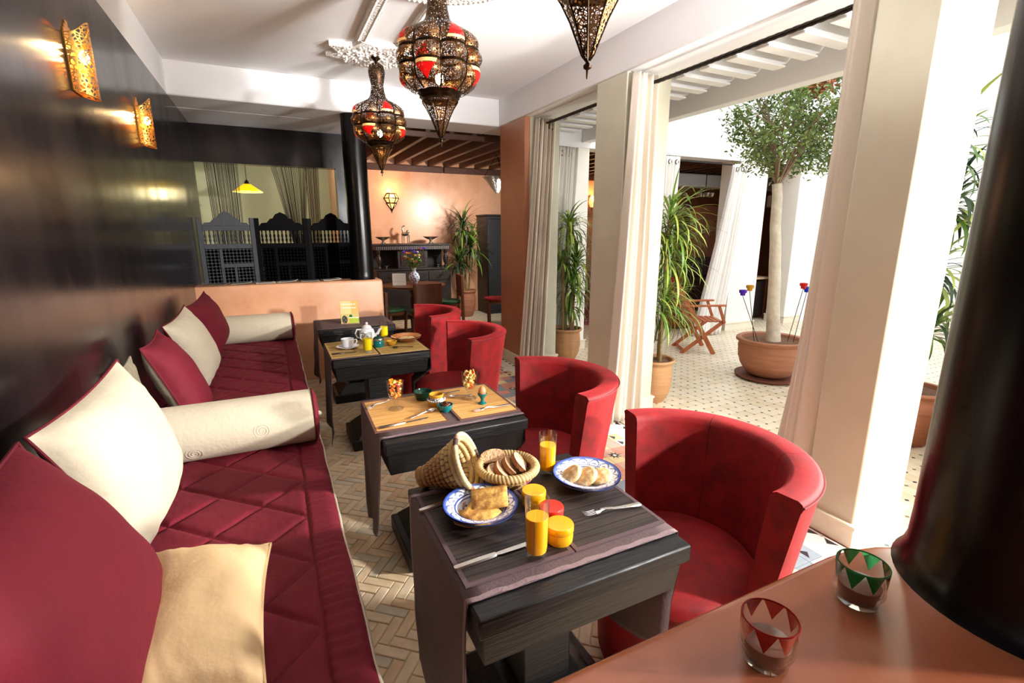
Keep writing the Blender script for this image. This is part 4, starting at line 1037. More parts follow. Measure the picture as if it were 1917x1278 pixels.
ob('jug_body', MB().lathe([(.001, 0), (.028, 0), (.034, .02), (.032, .05), (.024, .07), (.028, .085), (.026, .085), (.021, .07), (.001, .06)], n=32, cap=False, mod=lambda r, z, a: r*(1+(.25*max(0, cos(a))**6 if z > .075 else 0))), CHINA, t, ang=60)
ob('handle', MB().tube([(-.024, 0, .072), (-.048, 0, .075), (-.052, 0, .045), (-.032, 0, .025)], .0045, 8), CHINA, t)
t = thing('sugar_bowl', 'teal lidded jar next to the glass of yellow juice', 'jar', (.640, 3.56, ZT-.001))
ob('jar_body', MB().lathe([(.001, 0), (.033, 0), (.036, .006), (.037, .050), (.034, .052), (.001, .052)], n=36, cap=False), TEAL, t, ang=60)
ob('band', MB().lathe([(.0372, .050), (.0385, .053), (.0385, .062), (.036, .065)], n=36, cap=False), SILVERH, t, ang=60)
ob('lid', MB().lathe([(.036, .064), (.026, .076), (.008, .080), (.007, .086), (.010, .09), (.001, .093)], n=30, cap=False), GREENG, t, ang=60)
ob('small_bowl', MB().lathe([(.001, 0), (.02, 0), (.035, .018), (.040, .036), (.037, .036), (.032, .02), (.001, .008)], n=32, cap=False), OCHREG, ang=60, label='small ochre bowl beside the teal lidded jar', cat='bowl', loc=(.735, 3.565, ZT-.001))
# menu holder
t = thing('menu_holder', 'clear acrylic menu stand with an orange and green printed card', 'menu stand', (.588, 4.60, .7062), R(-14))
ob('stand', rr(-.082, .082, -.004, -.002, 0, .215), GLASS, t, smooth=False)
ob('stand_foot', rr(-.082, .082, -.03, .03, 0, .003), GLASS, t, smooth=False)
def mc(u, v):
    x, z = u, v
    if .60 < z < .78 or .80 < z < .9:
        row = 0 if z > .79 else 1
        zc = .85 if row == 0 else .69; hh = .025
        if abs(z-zc) < hh and .06 < x < (.86 if row == 0 else .9) and sin(x*95+row*3)+.5*sin(x*41) > -.35: return (.9, .88, .85)
    if z < .22 and x > .45: return (.42, .5, .05)
    if .22 <= z < .27 and x > .45: return (.95, .85, .6)
    if z < .36 and hypot((x-.2)*1.2, z-.16) < .19: return (.02, .06, .02) if sin(x*30)*sin(z*34) > -.2 else (.2, .1, .12)
    if hypot(x-.55, z-.3) < .09: return (.02, .12, .03)
    if z < .25 and .2 < x < .42: return (.75, .42, .14)
    if z < .42: return (.62, .5, .18)
    return (1, .62, .26) if x < .6 else (.95, .46, .14)
ob('printed_card', MB().grid(lambda u, v: (-.078+.156*u, -.0052, .006+.203*v), 90, 110, col=mc), PRINT, t, smooth=False, label='orange card with two lines of pale lettering over green leaves')
# candle glasses on the counter
def candle_glass(label, x, y, gm, rz):
    t = thing('candle_glass', label, 'candle holder', (x, y, 1.0205), rz); t.scale = (.74, .74, .70)
    H_ = .088; pr_ = [(.001, 0), (.033, 0), (.036, .003), (.0365, .018), (.037, .022), (.0435, .028), (.0445, .033), (.043, .038), (.0425, .05), (.044, H_), (.0415, H_), (.040, .05), (.040, .038), (.041, .033), (.034, .024), (.033, .008), (.001, .008)]
    ob('glass_body', MB().lathe(pr_, n=48, cap=False), GLASS, t, ang=50)
    rad = lambda z: .0427+(.0015)*(z-.05)/(H_-.05)
    for k in range(8):
        m = MB(); a0 = 2*pi*k/8; vs = []; rows = 6
        for j in range(rows+1):
            z = H_-.001-(H_-.05)*j/rows; w = (2*pi/8)*(1-j/rows)*.96+.002
            for i in range(5): a = a0+w*(i/4-.5); vs.append(((rad(z)+.0006)*cos(a), (rad(z)+.0006)*sin(a), z))
        m.add(vs, [(j*5+i, j*5+i+1, (j+1)*5+i+1, (j+1)*5+i) for j in range(rows) for i in range(4)])
        ob('painted_triangle', m, gm, t, ang=180)
    ob('rim', MB().tube([(.0432*cos(2*pi*i/40), .0432*sin(2*pi*i/40), H_) for i in range(40)], .0016, 6, closed=True), gm, t)
    ob('candle', MB().lathe([(.001, .009), (.031, .009), (.034, .026), (.037, .042), (.035, .0435), (.001, .0425)], n=32, cap=False), mat('brown_wax', (120, 78, 64), .4), t, ang=50)
    return t
TG = mat('painted_green_glass', (10, 110, 40), .2, trans=.55, ior=1.2); TR = mat('painted_red_glass', (160, 18, 10), .2, trans=.55, ior=1.2)
candle_glass('clear candle glass painted with green triangles, standing by the black column', .722, .333, TG, .2)
candle_glass('clear candle glass painted with red triangles on the salmon counter', .511, .323, TR, .5)
# brochures along the half wall
cols = [((150, 130, 110), 'brown'), ((170, 175, 160), 'grey-green'), ((215, 210, 205), 'white'), ((200, 205, 200), 'pale grey'), ((160, 160, 150), 'grey'), ((225, 222, 215), 'cream')]
pos = ['first from the black wall', 'second from the black wall', 'third from the black wall', 'third from the round column', 'second from the round column', 'nearest the round column']
for i, ((c, n), p_) in enumerate(zip(cols, pos)):
    x = -.50+i*.208
    def bc(u, v, c=c):
        k = [q/255 for q in c]; k = [q**2.2 for q in k]
        if .15 < u < .85 and .2 < v < .8: return tuple(q*(.35+.3*(sin(u*20+i)*sin(v*9) > 0)) for q in k)
        return tuple(k)
    o = ob('brochure', MB().grid(lambda u, v: ((u-.5)*.18, (v-.5)*.20, .002+.012*(u**2)*(i % 2)+.004*(1-v)), 16, 12, col=bc), PRINT, ang=180, solid=.003, label='%s brochure on the half wall, %s' % (n, p_), cat='brochure', group='brochures on the half wall')
    o.location = (x+.0, 5.50+.01*(i % 2), 1.022); o.rotation_euler = (0, 0, R(-8+6*(i % 3)))
# ---------------- curtains and rods ----------------
def curtain(label, top, bot, zt=2.64, zb=.02, folds=6, amp=.035, seed=0, m=CURT, flare=1.15):
    """top/bot: plan polylines (x, y) of the hanging line"""
    cx_ = sum(p[0] for p in top)/len(top); cy_ = sum(p[1] for p in top)/len(top)
    t = thing('curtain', label, 'curtain', (cx_, cy_, 0))
    def along(P, u):
        k = u*(len(P)-1); i = min(len(P)-2, int(k)); q = k-i; a, b_ = P[i], P[i+1]
        d = Vector((b_[0]-a[0], b_[1]-a[1], 0)).normalized()
        return Vector((a[0]+(b_[0]-a[0])*q, a[1]+(b_[1]-a[1])*q, 0)), Vector((-d.y, d.x, 0))
    def f(u, v):
        a, n1 = along(top, u); b_, n2 = along(bot, u); s = v**flare
        p = a*(1-s)+b_*s; n = (n1*(1-s)+n2*s)
        ph = u*folds*2*pi+seed+.9*nz(v*1.5, u*3, seed)
        w = sin(ph)+.35*sin(2.3*ph+seed)+.25*nz(u*9, v*2, seed)
        q = p+n*amp*(1+.3*v)*w
        return (q.x-cx_, q.y-cy_, zt+(zb-zt)*v)
    ob('panel', MB().grid(f, folds*14, 44), m, t, ang=180, solid=.004)
    hem = lambda u, v: (lambda p, q: (p[0]+(0), p[1], p[2]))(f(u, .965+.035*v), 0)
    m2 = MB()
    for k in range(max(2, folds//2)):
        u = (k+.5)/max(2, folds//2); p = f(u, .02)
        m2.tube([(p[0]+.028*cos(a), p[1], p[2]-.02+.028*sin(a)) for a in [2*pi*i/16 for i in range(16)]], .005, 5, closed=True)
    ob('eyelets', m2, IRON, t)
    return t
curtain('cream curtain hanging in front of the terracotta pillar', [(2.55, 4.70), (2.76, 4.66)], [(2.36, 4.70), (2.62, 4.60)], folds=5, seed=1, amp=.03)
curtain('cream curtain gathered against the white pillar between the two openings', [(2.47, 3.07), (2.70, 3.09)], [(2.30, 3.0), (2.70, 3.04)], folds=4, seed=2.2, amp=.03)
curtain('cream curtain gathered beside the large pillar near the black column', [(2.70, 1.665), (2.57, 1.585), (2.50, 1.515)], [(2.80, 1.87), (2.57, 1.67), (2.47, 1.515)], folds=3, seed=.6, amp=.035, flare=2.4)
curtain('white curtain drawn aside behind the palm with the dark canes', [(3.14, 5.22), (3.40, 5.20)], [(2.98, 5.20), (3.22, 5.16)], zt=2.48, folds=6, seed=3, m=CURTW)
curtain('white curtain on the pillar behind the yellow-green palm', [(4.78, 5.24), (5.0, 5.22)], [(4.78, 5.24), (4.92, 5.2)], zt=2.48, folds=4, seed=4, amp=.025, m=CURTW)
curtain('white curtain sweeping down to the pillar behind the wooden folding chair', [(6.02, 5.22), (6.30, 5.2)], [(5.46, 5.2), (5.95, 5.14)], zt=2.44, folds=6, seed=5, m=CURTW)
def rope_rod(label, y0, y1, x=2.66, z=2.598, r=.0125):
    t = thing('curtain_rod', label, 'curtain rod', (x, y0, z)); L_ = y1-y0
    n = int(L_/.006); k = 12; vs = []
    for i in range(n+1):
        y = L_*i/n; tw = y/.055*2*pi/3
        for j in range(k):
            a = 2*pi*j/k; q = r*(1+.22*abs(sin(1.5*(a-tw)))); vs.append((q*cos(a), y, q*sin(a)))
    m = MB().add(vs, [(i*k+j, i*k+(j+1) % k, (i+1)*k+(j+1) % k, (i+1)*k+j) for i in range(n) for j in range(k)])
    ob('twisted_bar', m, IRON, t, ang=180)
    ob('end_ring', MB().lathe([(.016, -.004), (.02, 0), (.016, .004)], (0, 0, 0), 16, Matrix.Translation((0, 0, 0)) @ Matrix.Rotation(pi/2, 4, 'X')), IRON, t)
    ob('end_ring', MB().lathe([(.016, -.004), (.02, 0), (.016, .004)], (0, 0, 0), 16, Matrix.Translation((0, L_, 0)) @ Matrix.Rotation(pi/2, 4, 'X')), IRON, t)
rope_rod('twisted iron curtain rod across the nearer opening', 1.46, 3.15)
rope_rod('twisted iron curtain rod across the farther opening', 3.53, 4.78)
ob('curtain_rod', MB().tube([(4.76, 5.27, 2.44), (6.25, 5.27, 2.44)], .011, 8), IRON, label='plain dark curtain rod across the gallery opening', cat='curtain rod')
ob('curtain_rod', MB().tube([(2.90, 5.27, 2.44), (3.40, 5.27, 2.44)], .011, 8), IRON, label='short dark curtain rod beside the terracotta pillar, in the courtyard', cat='curtain rod')
# ---------------- plants ----------------
def leafmesh(L_, droop, w, lift, seed=0):
    m = MB(); n = 7; vs = []
    ang_ = lift; x = z = 0
    for i in range(n+1):
        q = i/n; ww = w*(sin(pi*min(1, q*.9+.12))**.6)*(1 if i < n else .05)
        vs += [(x, -ww, z+ww*.25), (x, 0, z), (x, ww, z+ww*.25)]
        x += L_/n*cos(ang_); z += L_/n*sin(ang_); ang_ -= droop/n*(1+q)
    m.add(vs, [(i*3+j, i*3+j+1, i*3+j+4, i*3+j+3) for i in range(n) for j in range(2)])
    return m
def palm(label, x, y, potm, pr, ph, heads, canes, mats, Lf, w, leaves=26, cat='potted plant', stuff=False, seed=0, extra=0, xmin=-9):
    rnd = random.Random(seed); t = thing('potted_palm', label, cat, (x, y, 0))
    P = [(.001, 0), (pr*.62, 0), (pr*.66, .01), (pr*.88, ph*.22), (pr*.99, ph*.45), (pr*.98, ph*.66), (pr*.93, ph*.86), (pr*.95, ph*.90), (pr*1.06, ph*.93), (pr*1.10, ph*.965), (pr*1.06, ph), (pr*.95, ph*.99), (pr*.90, ph*.92), (.001, ph*.91)]
    groove = lambda r, z, a: r*(1-(.008*(1+sin(z*420)) if ph*.2 < z < ph*.62 else 0))
    PP = []
    for (r0, z0), (r1, z1) in zip(P, P[1:]):
        k = 10 if z1-z0 > ph*.1 else 1
        for i in range(k): PP.append((r0+(r1-r0)*i/k, z0+(z1-z0)*i/k))
    PP.append(P[-1])
    ob('pot', MB().lathe(PP, n=48, cap=False, mod=groove), potm, t, ang=50)
    ob('soil', MB().lathe([(pr*.9, ph*.93), (pr*.5, ph*.945), (.001, ph*.94)], n=24, cap=False), SOIL, t)
    for k, c in enumerate(canes):
        pts = [Vector(c[0])]; a, b_ = Vector(c[0]), Vector(c[1])
        pts = [a.lerp(b_, i/8)+Vector((.012*nz(k*3, i*.6), .012*nz(k*5+9, i*.6), 0)) for i in range(9)]
        ob('cane', MB().tube(pts, lambda q, c=c: c[2]*(1-.3*q)*(1+.06*sin(q*60)), 8), CANE, t)
    lib = []
    for k in range(8):
        lm = leafmesh(Lf*rnd.uniform(.75, 1.15), rnd.uniform(.6, 2.0), w*rnd.uniform(.8, 1.1), 0)
        me = bpy.data.meshes.new('leaf'); me.from_pydata(lm.v, [], lm.f); me.materials.append(mats[k % len(mats)]); me.shade_smooth(); lib.append((me, lm))
    agg = {}
    for h in heads:
        hx, hy, hz, sc_ = h
        for i in range(int(leaves*sc_)):
            a = i*2.399+rnd.random()*.5; q = (i+.5)/(leaves*sc_); lift = R(80)-R(105)*q+rnd.uniform(-.15, .15); k = rnd.randrange(8); s = rnd.uniform(.8, 1.1)*(.75+.25*sc_)
            if hx+Lf*.9*cos(a)*cos(lift) < xmin: a = pi-a
            M_ = Matrix.Translation((hx, hy, hz-.10*q*sc_)) @ Matrix.Rotation(a, 4, 'Z') @ Matrix.Rotation(-lift, 4, 'Y') @ Matrix.Scale(s, 4)
            if stuff: agg.setdefault(k % len(mats), MB()).add([M_ @ Vector(v) for v in lib[k][1].v], lib[k][1].f)
            else:
                o = bpy.data.objects.new('leaf', lib[k][0]); COL.objects.link(o); o.parent = t; o.matrix_basis = M_
    for i in range(extra):
        hx, hy, hz, sc_ = heads[i % len(heads)]; k = rnd.randrange(8)
        a = rnd.random()*6.3; a = pi-a if hx+Lf*.9*cos(a) < xmin else a; M_ = Matrix.Translation((hx, hy, hz-.12*rnd.random()*sc_)) @ Matrix.Rotation(a, 4, 'Z') @ Matrix.Rotation(-rnd.uniform(-.6, 1.3), 4, 'Y') @ Matrix.Scale(rnd.uniform(.7, 1.0), 4)
        agg.setdefault(k % len(mats), MB()).add([M_ @ Vector(v) for v in lib[k][1].v], lib[k][1].f)
    for k, mb in agg.items(): ob('foliage', mb, mats[k], t, ang=180, kind='stuff')
    return t
palm('potted palm with thick green leaf tufts just past the terracotta pillar', 3.13, 4.94, TERRA, .165, .385,
     [(-.02, -.02, 1.58, 1.1), (.10, .0, 1.16, 1.1), (.02, -.05, .88, .7), (-.09, .02, 1.2, .6), (.05, .04, .64, .45)],
     [((-.06, 0, .34), (-.08, 0, 1.2), .020), ((.0, .03, .34), (-.02, 0, 1.55), .018), ((.06, -.02, .34), (.10, 0, 1.15), .018), ((.02, -.05, .34), (.03, -.05, .88), .013)],
     [LEAF, LEAFY, LEAF, LEAF], .40, .013, leaves=60, seed=2, extra=120, xmin=-.26)
palm('tall potted palm with yellow-green drooping leaves beside the central white pillar', 3.06, 3.33, TERRA, .165, .40,
     [(.01, -.06, 1.66, 1.3), (.08, .02, 1.36, 1.2), (-.10, .0, .98, 1.0), (.0, -.06, .88, .6), (-.08, .05, 1.52, .7)],
     [((-.03, .03, .36), (-.05, .03, 1.5), .017), ((.05, .0, .36), (.01, -.06, 1.62), .019), ((-.07, -.03, .36), (-.12, 0, .95), .014), ((.02, -.05, .36), (.0, -.06, .86), .013), ((.08, .04, .36), (.08, .02, 1.35), .016)],
     [LEAFY, LEAF, LEAFY, LEAF], .50, .0085, leaves=58, seed=5, extra=170, xmin=-.22)
palm('dark potted palm against the far salmon wall beside the black cupboard', 3.10, 8.30, TERRAR, .17, .48,
     [(-.04, 0, 1.62, 1.2), (.10, 0, 1.28, 1.2), (-.12, 0, .98, .9)], [((0, 0, .4), (-.04, 0, 1.6), .018), ((.05, 0, .4), (.10, 0, 1.25), .016), ((-.04, 0, .4), (-.12, 0, .95), .014)],
     [LEAFD, LEAFD, LEAF], .46, .013, leaves=95, stuff=True, seed=8)
palm('leafy potted palm glimpsed between the large pillar and the black column', 4.15, 1.80, TERRAR, .2, .42,
     [(0, 0, 1.75, 1.3), (.1, .1, 1.3, 1.2), (-.05, -.05, .9, 1), (.02, .1, 2.1, 1)], [((0, 0, .4), (0, 0, 2.0), .02), ((.05, .05, .4), (.1, .1, 1.25), .016)],
     [LEAF, LEAFD, LEAFY], .5, .016, leaves=60, stuff=True, seed=12)
# courtyard tree in its big pot
t = thing('courtyard_tree', 'small tree with a pale trunk and round dense crown in the courtyard', 'tree', (4.66, 3.34, 0))
tr_top = Vector((-.12, .06, 1.98)); rnd = random.Random(4)
pts = [Vector((.02, 0, .36)).lerp(tr_top, i/12)+Vector((.012*nz(i*.5, 1), .012*nz(i*.5, 7), 0)) for i in range(13)]
ob('trunk', MB().tube(pts, lambda q: .068*(1-.34*q)*(1+.18*max(0, 1-q*8)), 14), BARK, t)
m = MB(); tips = []
for k in range(13):
    a = k*2.4; r = .2+.4*rnd.random(); e = Vector((tr_top.x+.1+r*cos(a), tr_top.y+r*sin(a), 2.3+.6*rnd.random()))
    mid = tr_top.lerp(e, .45)+Vector((0, 0, .12)); m.tube([tr_top-Vector((0, 0, .03)), mid, e], lambda q: .013*(1-.8*q), 6); tips.append(e)
    for j in range(3):
        e2 = mid.lerp(e, rnd.random())+Vector((rnd.uniform(-.3, .3), rnd.uniform(-.3, .3), rnd.uniform(-.1, .3))); m.tube([mid, e2], lambda q: .007*(1-.7*q), 4)
ob('branches', m, mat('dark_bark', (150, 124, 100), .8, var=.3), t)
def leafcloud(n, cen, rad, size, rnd, zmin=-9):
    m = MB(); clumps = []
    for i in range(150):
        while True:
            p = Vector((rnd.uniform(-1, 1), rnd.uniform(-1, 1), rnd.uniform(-1, 1)))
            if .35 < p.length < 1: break
        clumps.append(p)
    for i in range(n):
        c = clumps[rnd.randrange(150)]; q = Vector((rnd.gauss(0, .10), rnd.gauss(0, .10), rnd.gauss(0, .09)))+c
        p = Vector((cen[0]+q.x*rad[0], cen[1]+q.y*rad[1], cen[2]+q.z*rad[2]))
        s = size*rnd.uniform(.7, 1.25); M_ = Matrix.Translation(p) @ Matrix.Rotation(rnd.random()*6.3, 4, 'Z') @ Matrix.Rotation(rnd.uniform(-1.1, .9), 4, 'Y') @ Matrix.Rotation(rnd.uniform(-.9, .9), 4, 'X')
        m.add([M_ @ Vector(v) for v in ((0, 0, 0), (s*.35, s*.27, .1*s), (s*.75, s*.2, 0), (s*1.1, 0, -.12*s), (s*.75, -s*.2, 0), (s*.35, -s*.27, .1*s))], [(0, 1, 2, 3), (0, 3, 4, 5)])
    return m
ob('foliage', leafcloud(9000, (.06, -.02, 2.60), (.64, .64, .56), .042, rnd), FICUS, t, ang=180, kind='stuff')
ob('copper_leaves', leafcloud(260, (-.12, -.25, 2.80), (.14, .14, .10), .045, rnd), FICUSP, t, ang=180, kind='stuff')
t = thing('plant_pot', 'wide round terracotta pot holding the courtyard tree', 'pot', (4.66, 3.34, 0))
pr, ph = .335, .43
P = [(.001, .035), (pr*.55, .035), (pr*.66, .06), (pr*.84, .14), (pr*.93, .23), (pr*.95, .33), (pr*.93, .38), (pr*.96, .385), (pr*1.02, .40), (pr*1.03, .425), (pr*.98, .435), (pr*.88, .425), (pr*.86, .39), (.001, .385)]
PP = []
for (r0, z0), (r1, z1) in zip(P, P[1:]):
    k = 8 if z1-z0 > .05 else 1
    for i in range(k): PP.append((r0+(r1-r0)*i/k, z0+(z1-z0)*i/k))
PP.append(P[-1])
ob('pot_body', MB().lathe(PP, n=64, cap=False, mod=lambda r, z, a: r*(1+.006*sin(z*110+a)+.004*sin(a*3+z*20))), TERRAR, t, ang=50)
ob('soil', MB().lathe([(pr*.88, .392), (pr*.6, .40), (.001, .398)], n=40, cap=False, mod=lambda r, z, a: r), SOIL, t)
ob('saucer', MB().lathe([(.001, 0), (.29, 0), (.325, .02), (.33, .036), (.31, .034), (.27, .02), (.001, .018)], n=56, cap=False), TERRAD, ang=60, label='dark terracotta saucer under the wide tree pot', cat='saucer', loc=(4.66, 3.34, .001))
for lab, c, hx, hy, hz, bx_, by_, in (('purple', (90, 40, 190), 4.22, 3.40, .925, 4.42, 3.30), ('amber', (214, 160, 40), 4.29, 3.38, .97, 4.47, 3.40), ('red', (214, 30, 30), 4.83, 3.185, .985, 4.78, 3.25), ('blue', (30, 60, 200), 4.93, 3.21, .94, 4.80, 3.20)):
    t = thing('glass_candle_cup', 'small %s glass cup on a thin stick in the tree pot' % lab, 'candle holder', (bx_, by_, .38), 0, 'coloured glass cups on sticks')
    d = Vector((hx-bx_, hy-by_, hz-.38))
    ob('stick', MB().tube([(0, 0, 0), tuple(d-Vector((0, 0, .03)))], .0035, 5), IRON, t)
    ob('cup', MB().lathe([(.001, -.028), (.022, -.028), (.026, -.004), (.036, 0), (.038, .028), (.034, .028), (.030, .004), (.001, -.018)], tuple(d), 20, cap=False), mat('%s_cup_glass' % lab, c, .1, trans=.4, ior=1.3), t, ang=50)
# folding teak chair
ux = Vector((.868, -.496, 0)); rzc = atan2(-.496, .868)
t = thing('folding_chair', 'slatted teak folding armchair standing in the courtyard', 'chair', (4.57, 4.50, 0), rzc)
def beam(p, q, w, h):
    p, q = Vector(p), Vector(q); d = (q-p); L_ = d.length; M_ = d.to_track_quat('X', 'Z').to_matrix().to_4x4(); M_.translation = p
    return MB().box(0, L_, -w/2, w/2, -h/2, h/2, M_)
for yy in (0, .46):
    ob('rear_leg', beam((.40, yy, .0), (-.13, yy, .92), .022, .055), TEAK, t, bev=.004)
    ob('front_leg', beam((0, yy+(.026 if yy == 0 else -.026), .0), (.50, yy+(.026 if yy == 0 else -.026), .42), .022, .045), TEAK, t, bev=.004)
    ob('armrest', beam((.0, yy, .61), (.50, yy, .625), .055, .022), TEAK, t, bev=.006)
    ob('arm_support', beam((.42, yy, .61), (.50, yy, .40), .02, .035), TEAK, t, bev=.003)
for i in range(7): ob('seat_slat', rr(.06+i*.064, .06+i*.064+.05, .03, .43, .405, .42), TEAK, t, bev=.003)
for i in range(6):
    z = .52+i*.062; x = .40-.53*z/.92; ob('back_slat', beam((x, .03, z), (x, .43, z), .012, .04), TEAK, t, bev=.003)
ob('foot_rail', beam((.04, .0, .03), (.04, .46, .03), .02, .03), TEAK, t)
# ---------------- behind the opening: kitchen side ----------------
def screen_panel(label, x, y, rz, m, w=.50, h=1.66, seed=0):
    w = .525; t = thing('lattice_screen', label, 'folding screen', (x, y, 0), rz, 'panels of the carved folding screen')
    s = .045
    for xx in (0, w-s): ob('stile', rr(xx, xx+s, -.014, .014, 0, h), m, t, bev=.004)
    for z, q in ((1.53, .05), (1.345, .05), (.72, .05), (.1, .08)): ob('rail', rr(s, w-s, -.013, .013, z, z+q), m, t, bev=.003)
    prof = [(0, 0), (.03, .03), (.09, .035), (.13, .075), (.16, .08), (.19, .12), (.25, .145), (.31, .12), (.34, .08), (.37, .075), (.41, .035), (.47, .03), (.50, 0)]
    pts = [(a/.5*(w-2*s)+s, c+1.58) for a, c in prof]; k = len(pts)
    mm = MB().add([(a, yy, c) for yy in (-.012, .012) for a, c in pts], [tuple(range(k)), tuple(range(k, 2*k))[::-1]]+[(i, (i+1) % k, k+(i+1) % k, k+i) for i in range(k)])
    ob('crest', mm, m, t, smooth=False)
    n = 11
    for i in range(n):
        xx = s+(w-2*s)*(i+.5)/n; ob('spindle', MB().lathe([(.007, 1.395), (.006, 1.41), (.013, 1.43), (.007, 1.45), (.012, 1.475), (.006, 1.50), (.008, 1.53)], (xx, 0, 0), 8), m, t)
    # inner frame pieces of the lattice
    for a in ((.17, .20, .77, 1.345), (.20, w-s, 1.15, 1.19), (.29, .315, .86, 1.15), (s, .29, .86, .90)): ob('inner_bar', rr(a[0], a[1], -.011, .011, a[2], a[3]), m, t, bev=.002)
    b = MB(); st = .034
    xx = s+.012
    while xx < w-s: b.box(xx-.002, xx+.002, -.004, .004, .76, 1.345); xx += st
    z = .79
    while z < 1.34:
        b.box(s, w-s, -.004, .004, z-.002, z+.002); xx = s+.012
        while xx < w-s: b.ball((xx, 0, z), .0125, 6); xx += st
        z += st
    ob('turned_lattice', b, m, t, kind='stuff')
    ob('lower_panel', rr(s, w-s, -.008, .008, .18, .72), m, t)
    ob('shade_sheet', rr(s, w-s, .016, .018, .77, 1.345), mat('lattice_shadow_board', (4, 4, 4), .9, spec=0), t)  # added black sheet, stands in for the dark seen through the lattice
    return t
screen_panel('panel of the folding screen coloured grey as if lit, next to the black wall', -.655, 5.96, R(9), SCREENG)
screen_panel('middle panel of the folding screen, coloured as a dark silhouette, behind the half wall', -.135, 6.06, R(-5), SCREENB)
screen_panel('screen panel coloured as a dark silhouette, beside the round black column', .385, 6.03, R(6), SCREENB)
def strings(label, x0t, x1t, x0b, x1b, zt, zb, y, n, m, seed=0):
    b = MB(); rnd = random.Random(seed)
    for i in range(n):
        q = (i+rnd.random()*.8)/n; xt = x0t+(x1t-x0t)*q; xb = x0b+(x1b-x0b)*q; dy = rnd.uniform(-.03, .03); w = rnd.uniform(.0018, .0036)
        pts = [(xt+(xb-xt)*s**.85, y+dy+.004*sin(q*40+s*4), zt+(zb-zt)*s) for s in (0, .33, .66, 1)]
        b.tube(pts, w, 3)
    o = ob('string_curtain', b, m, ang=180, label=label, cat='curtain'); return o
STR = mat('black_string', (34, 28, 30), .7); STRB = mat('brown_string', (88, 60, 36), .7)
strings('black string curtain at the left of the kitchen opening, beside the black wall', -.63, -.26, -.58, -.28, 2.615, .9, 7.1, 46, STR, 1)
strings('black string curtain gathered diagonally behind the middle screen panel', .02, .56, .30, .42, 2.615, 1.2, 7.15, 48, STR, 2)
strings('brown string curtain at the column side of the kitchen opening', .50, .68, .50, .62, 2.615, .9, 7.22, 26, STRB, 3)
t = thing('pendant_lamp', 'yellow glass cone pendant lamp glowing behind the opening', 'pendant lamp', (-.195, 7.4, 0))
ob('cord', MB().tube([(0, 0, 2.13), (0, 0, 2.61)], .004, 6), IRON, t)
ob('cap', MB().lathe([(.04, 2.105), (.03, 2.125), (.018, 2.15), (.006, 2.16)], n=20), IRON, t)
ob('glass_shade', MB().lathe([(.172, 2.012), (.15, 2.03), (.09, 2.07), (.04, 2.107)], n=40, cap=False), mat('lit_yellow_shade', (250, 200, 20), .3, emit=1.2, ecol=(255, 196, 10)), t, solid=.004)
ob('rim', MB().tube([(.173*cos(2*pi*i/40), .173*sin(2*pi*i/40), 2.011) for i in range(40)], .004, 6, closed=True), mat('pale_shade_rim', (255, 235, 170), .3, emit=1.5, ecol=(255, 235, 160)), t)
ob('bulb', MB().ball((0, 0, 2.045), .03, 12), MC['lit_bulb'], t)
point('pendant_light', (-.195, 7.4, 1.97), 4.5, (1, .85, .45), .08)
point('kitchen_fill', (.5, 7.9, 2.52), 9, (1, .97, .85), .12)  # added fill to brighten the kitchen, no fitting here
# shelf with leafy plant glimpsed at the left edge of the opening
t = thing('wall_shelf', 'white shelf glimpsed at the far left of the kitchen opening', 'shelf', (-.95, 8.3, 0)); 
for z in (1.86, 1.72): ob('board', rr(-.2, .12, -.15, .15, z, z+.03), WHITE, t)
ob('bracket', rr(-.2, -.17, -.15, .15, .0, 1.86), WHITE, t)
# ---------------- dining corner ----------------
t = thing('sideboard', 'dark carved sideboard with turned posts against the far salmon wall', 'sideboard', (2.18, 8.53, 0))
hw = .64
ob('lower_carcass', rr(-hw, hw, -.22, .24, .10, .86), DARKWOOD, t, bev=.006)
ob('counter_board', rr(-hw-.02, hw+.02, -.24, .25, .862, .892), DARKWOOD, t, bev=.005)
for x in (-.43, 0, .43):
    d = ob('drawer', rr(x-.19, x+.19, -.235, -.221, .68, .83), DARKWOOD, t, bev=.004)
    ob('handle', MB().tube([(x-.05, -.238, .765), (x, -.25, .745), (x+.05, -.238, .765)], .005, 6), BRASSD, d)
for x in (-.31, .31): ob('door', rr(x-.28, x+.28, -.235, -.221, .16, .64), DARKWOOD, t, bev=.006)
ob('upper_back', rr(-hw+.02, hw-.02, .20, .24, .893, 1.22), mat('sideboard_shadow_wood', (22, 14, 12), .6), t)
ob('centre_cupboard', rr(-.26, .26, -.12, .20, .893, 1.20), DARKWOOD, t, bev=.004)
m = voronoi_bump(mat('carved_panel_wood', (64, 50, 46), .45), 60, 1, .01)
ob('carved_door', rr(-.21, .21, -.135, -.121, .93, 1.17), m, t, bev=.004)
ob('frieze', rr(-hw, hw, -.18, .24, 1.20, 1.275), DARKWOOD, t, bev=.003)
b = MB(); 
for i in range(40): b.box(-hw+.02+i*.0315, -hw+.036+i*.0315, -.187, -.181, 1.208, 1.262)
ob('fluting', b, mat('worn_wood_edges', (92, 82, 78), .5), t, smooth=False, kind='stuff')
ob('top_board', rr(-hw-.025, hw+.025, -.21, .25, 1.277, 1.30), DARKWOOD, t, bev=.004)
for x in (-hw+.06, hw-.06): ob('turned_post', MB().lathe([(.03, .893), (.03, .92), (.018, .94), (.042, 1.0), (.045, 1.06), (.03, 1.10), (.018, 1.13), (.032, 1.15), (.032, 1.20)], (x, -.14, 0), 20), DARKWOOD, t)
for x in (-hw+.04, hw-.04):
    for y in (-.2, .2): ob('leg', rr(x-.03, x+.03, y-.02, y+.02, 0, .10), DARKWOOD, t)
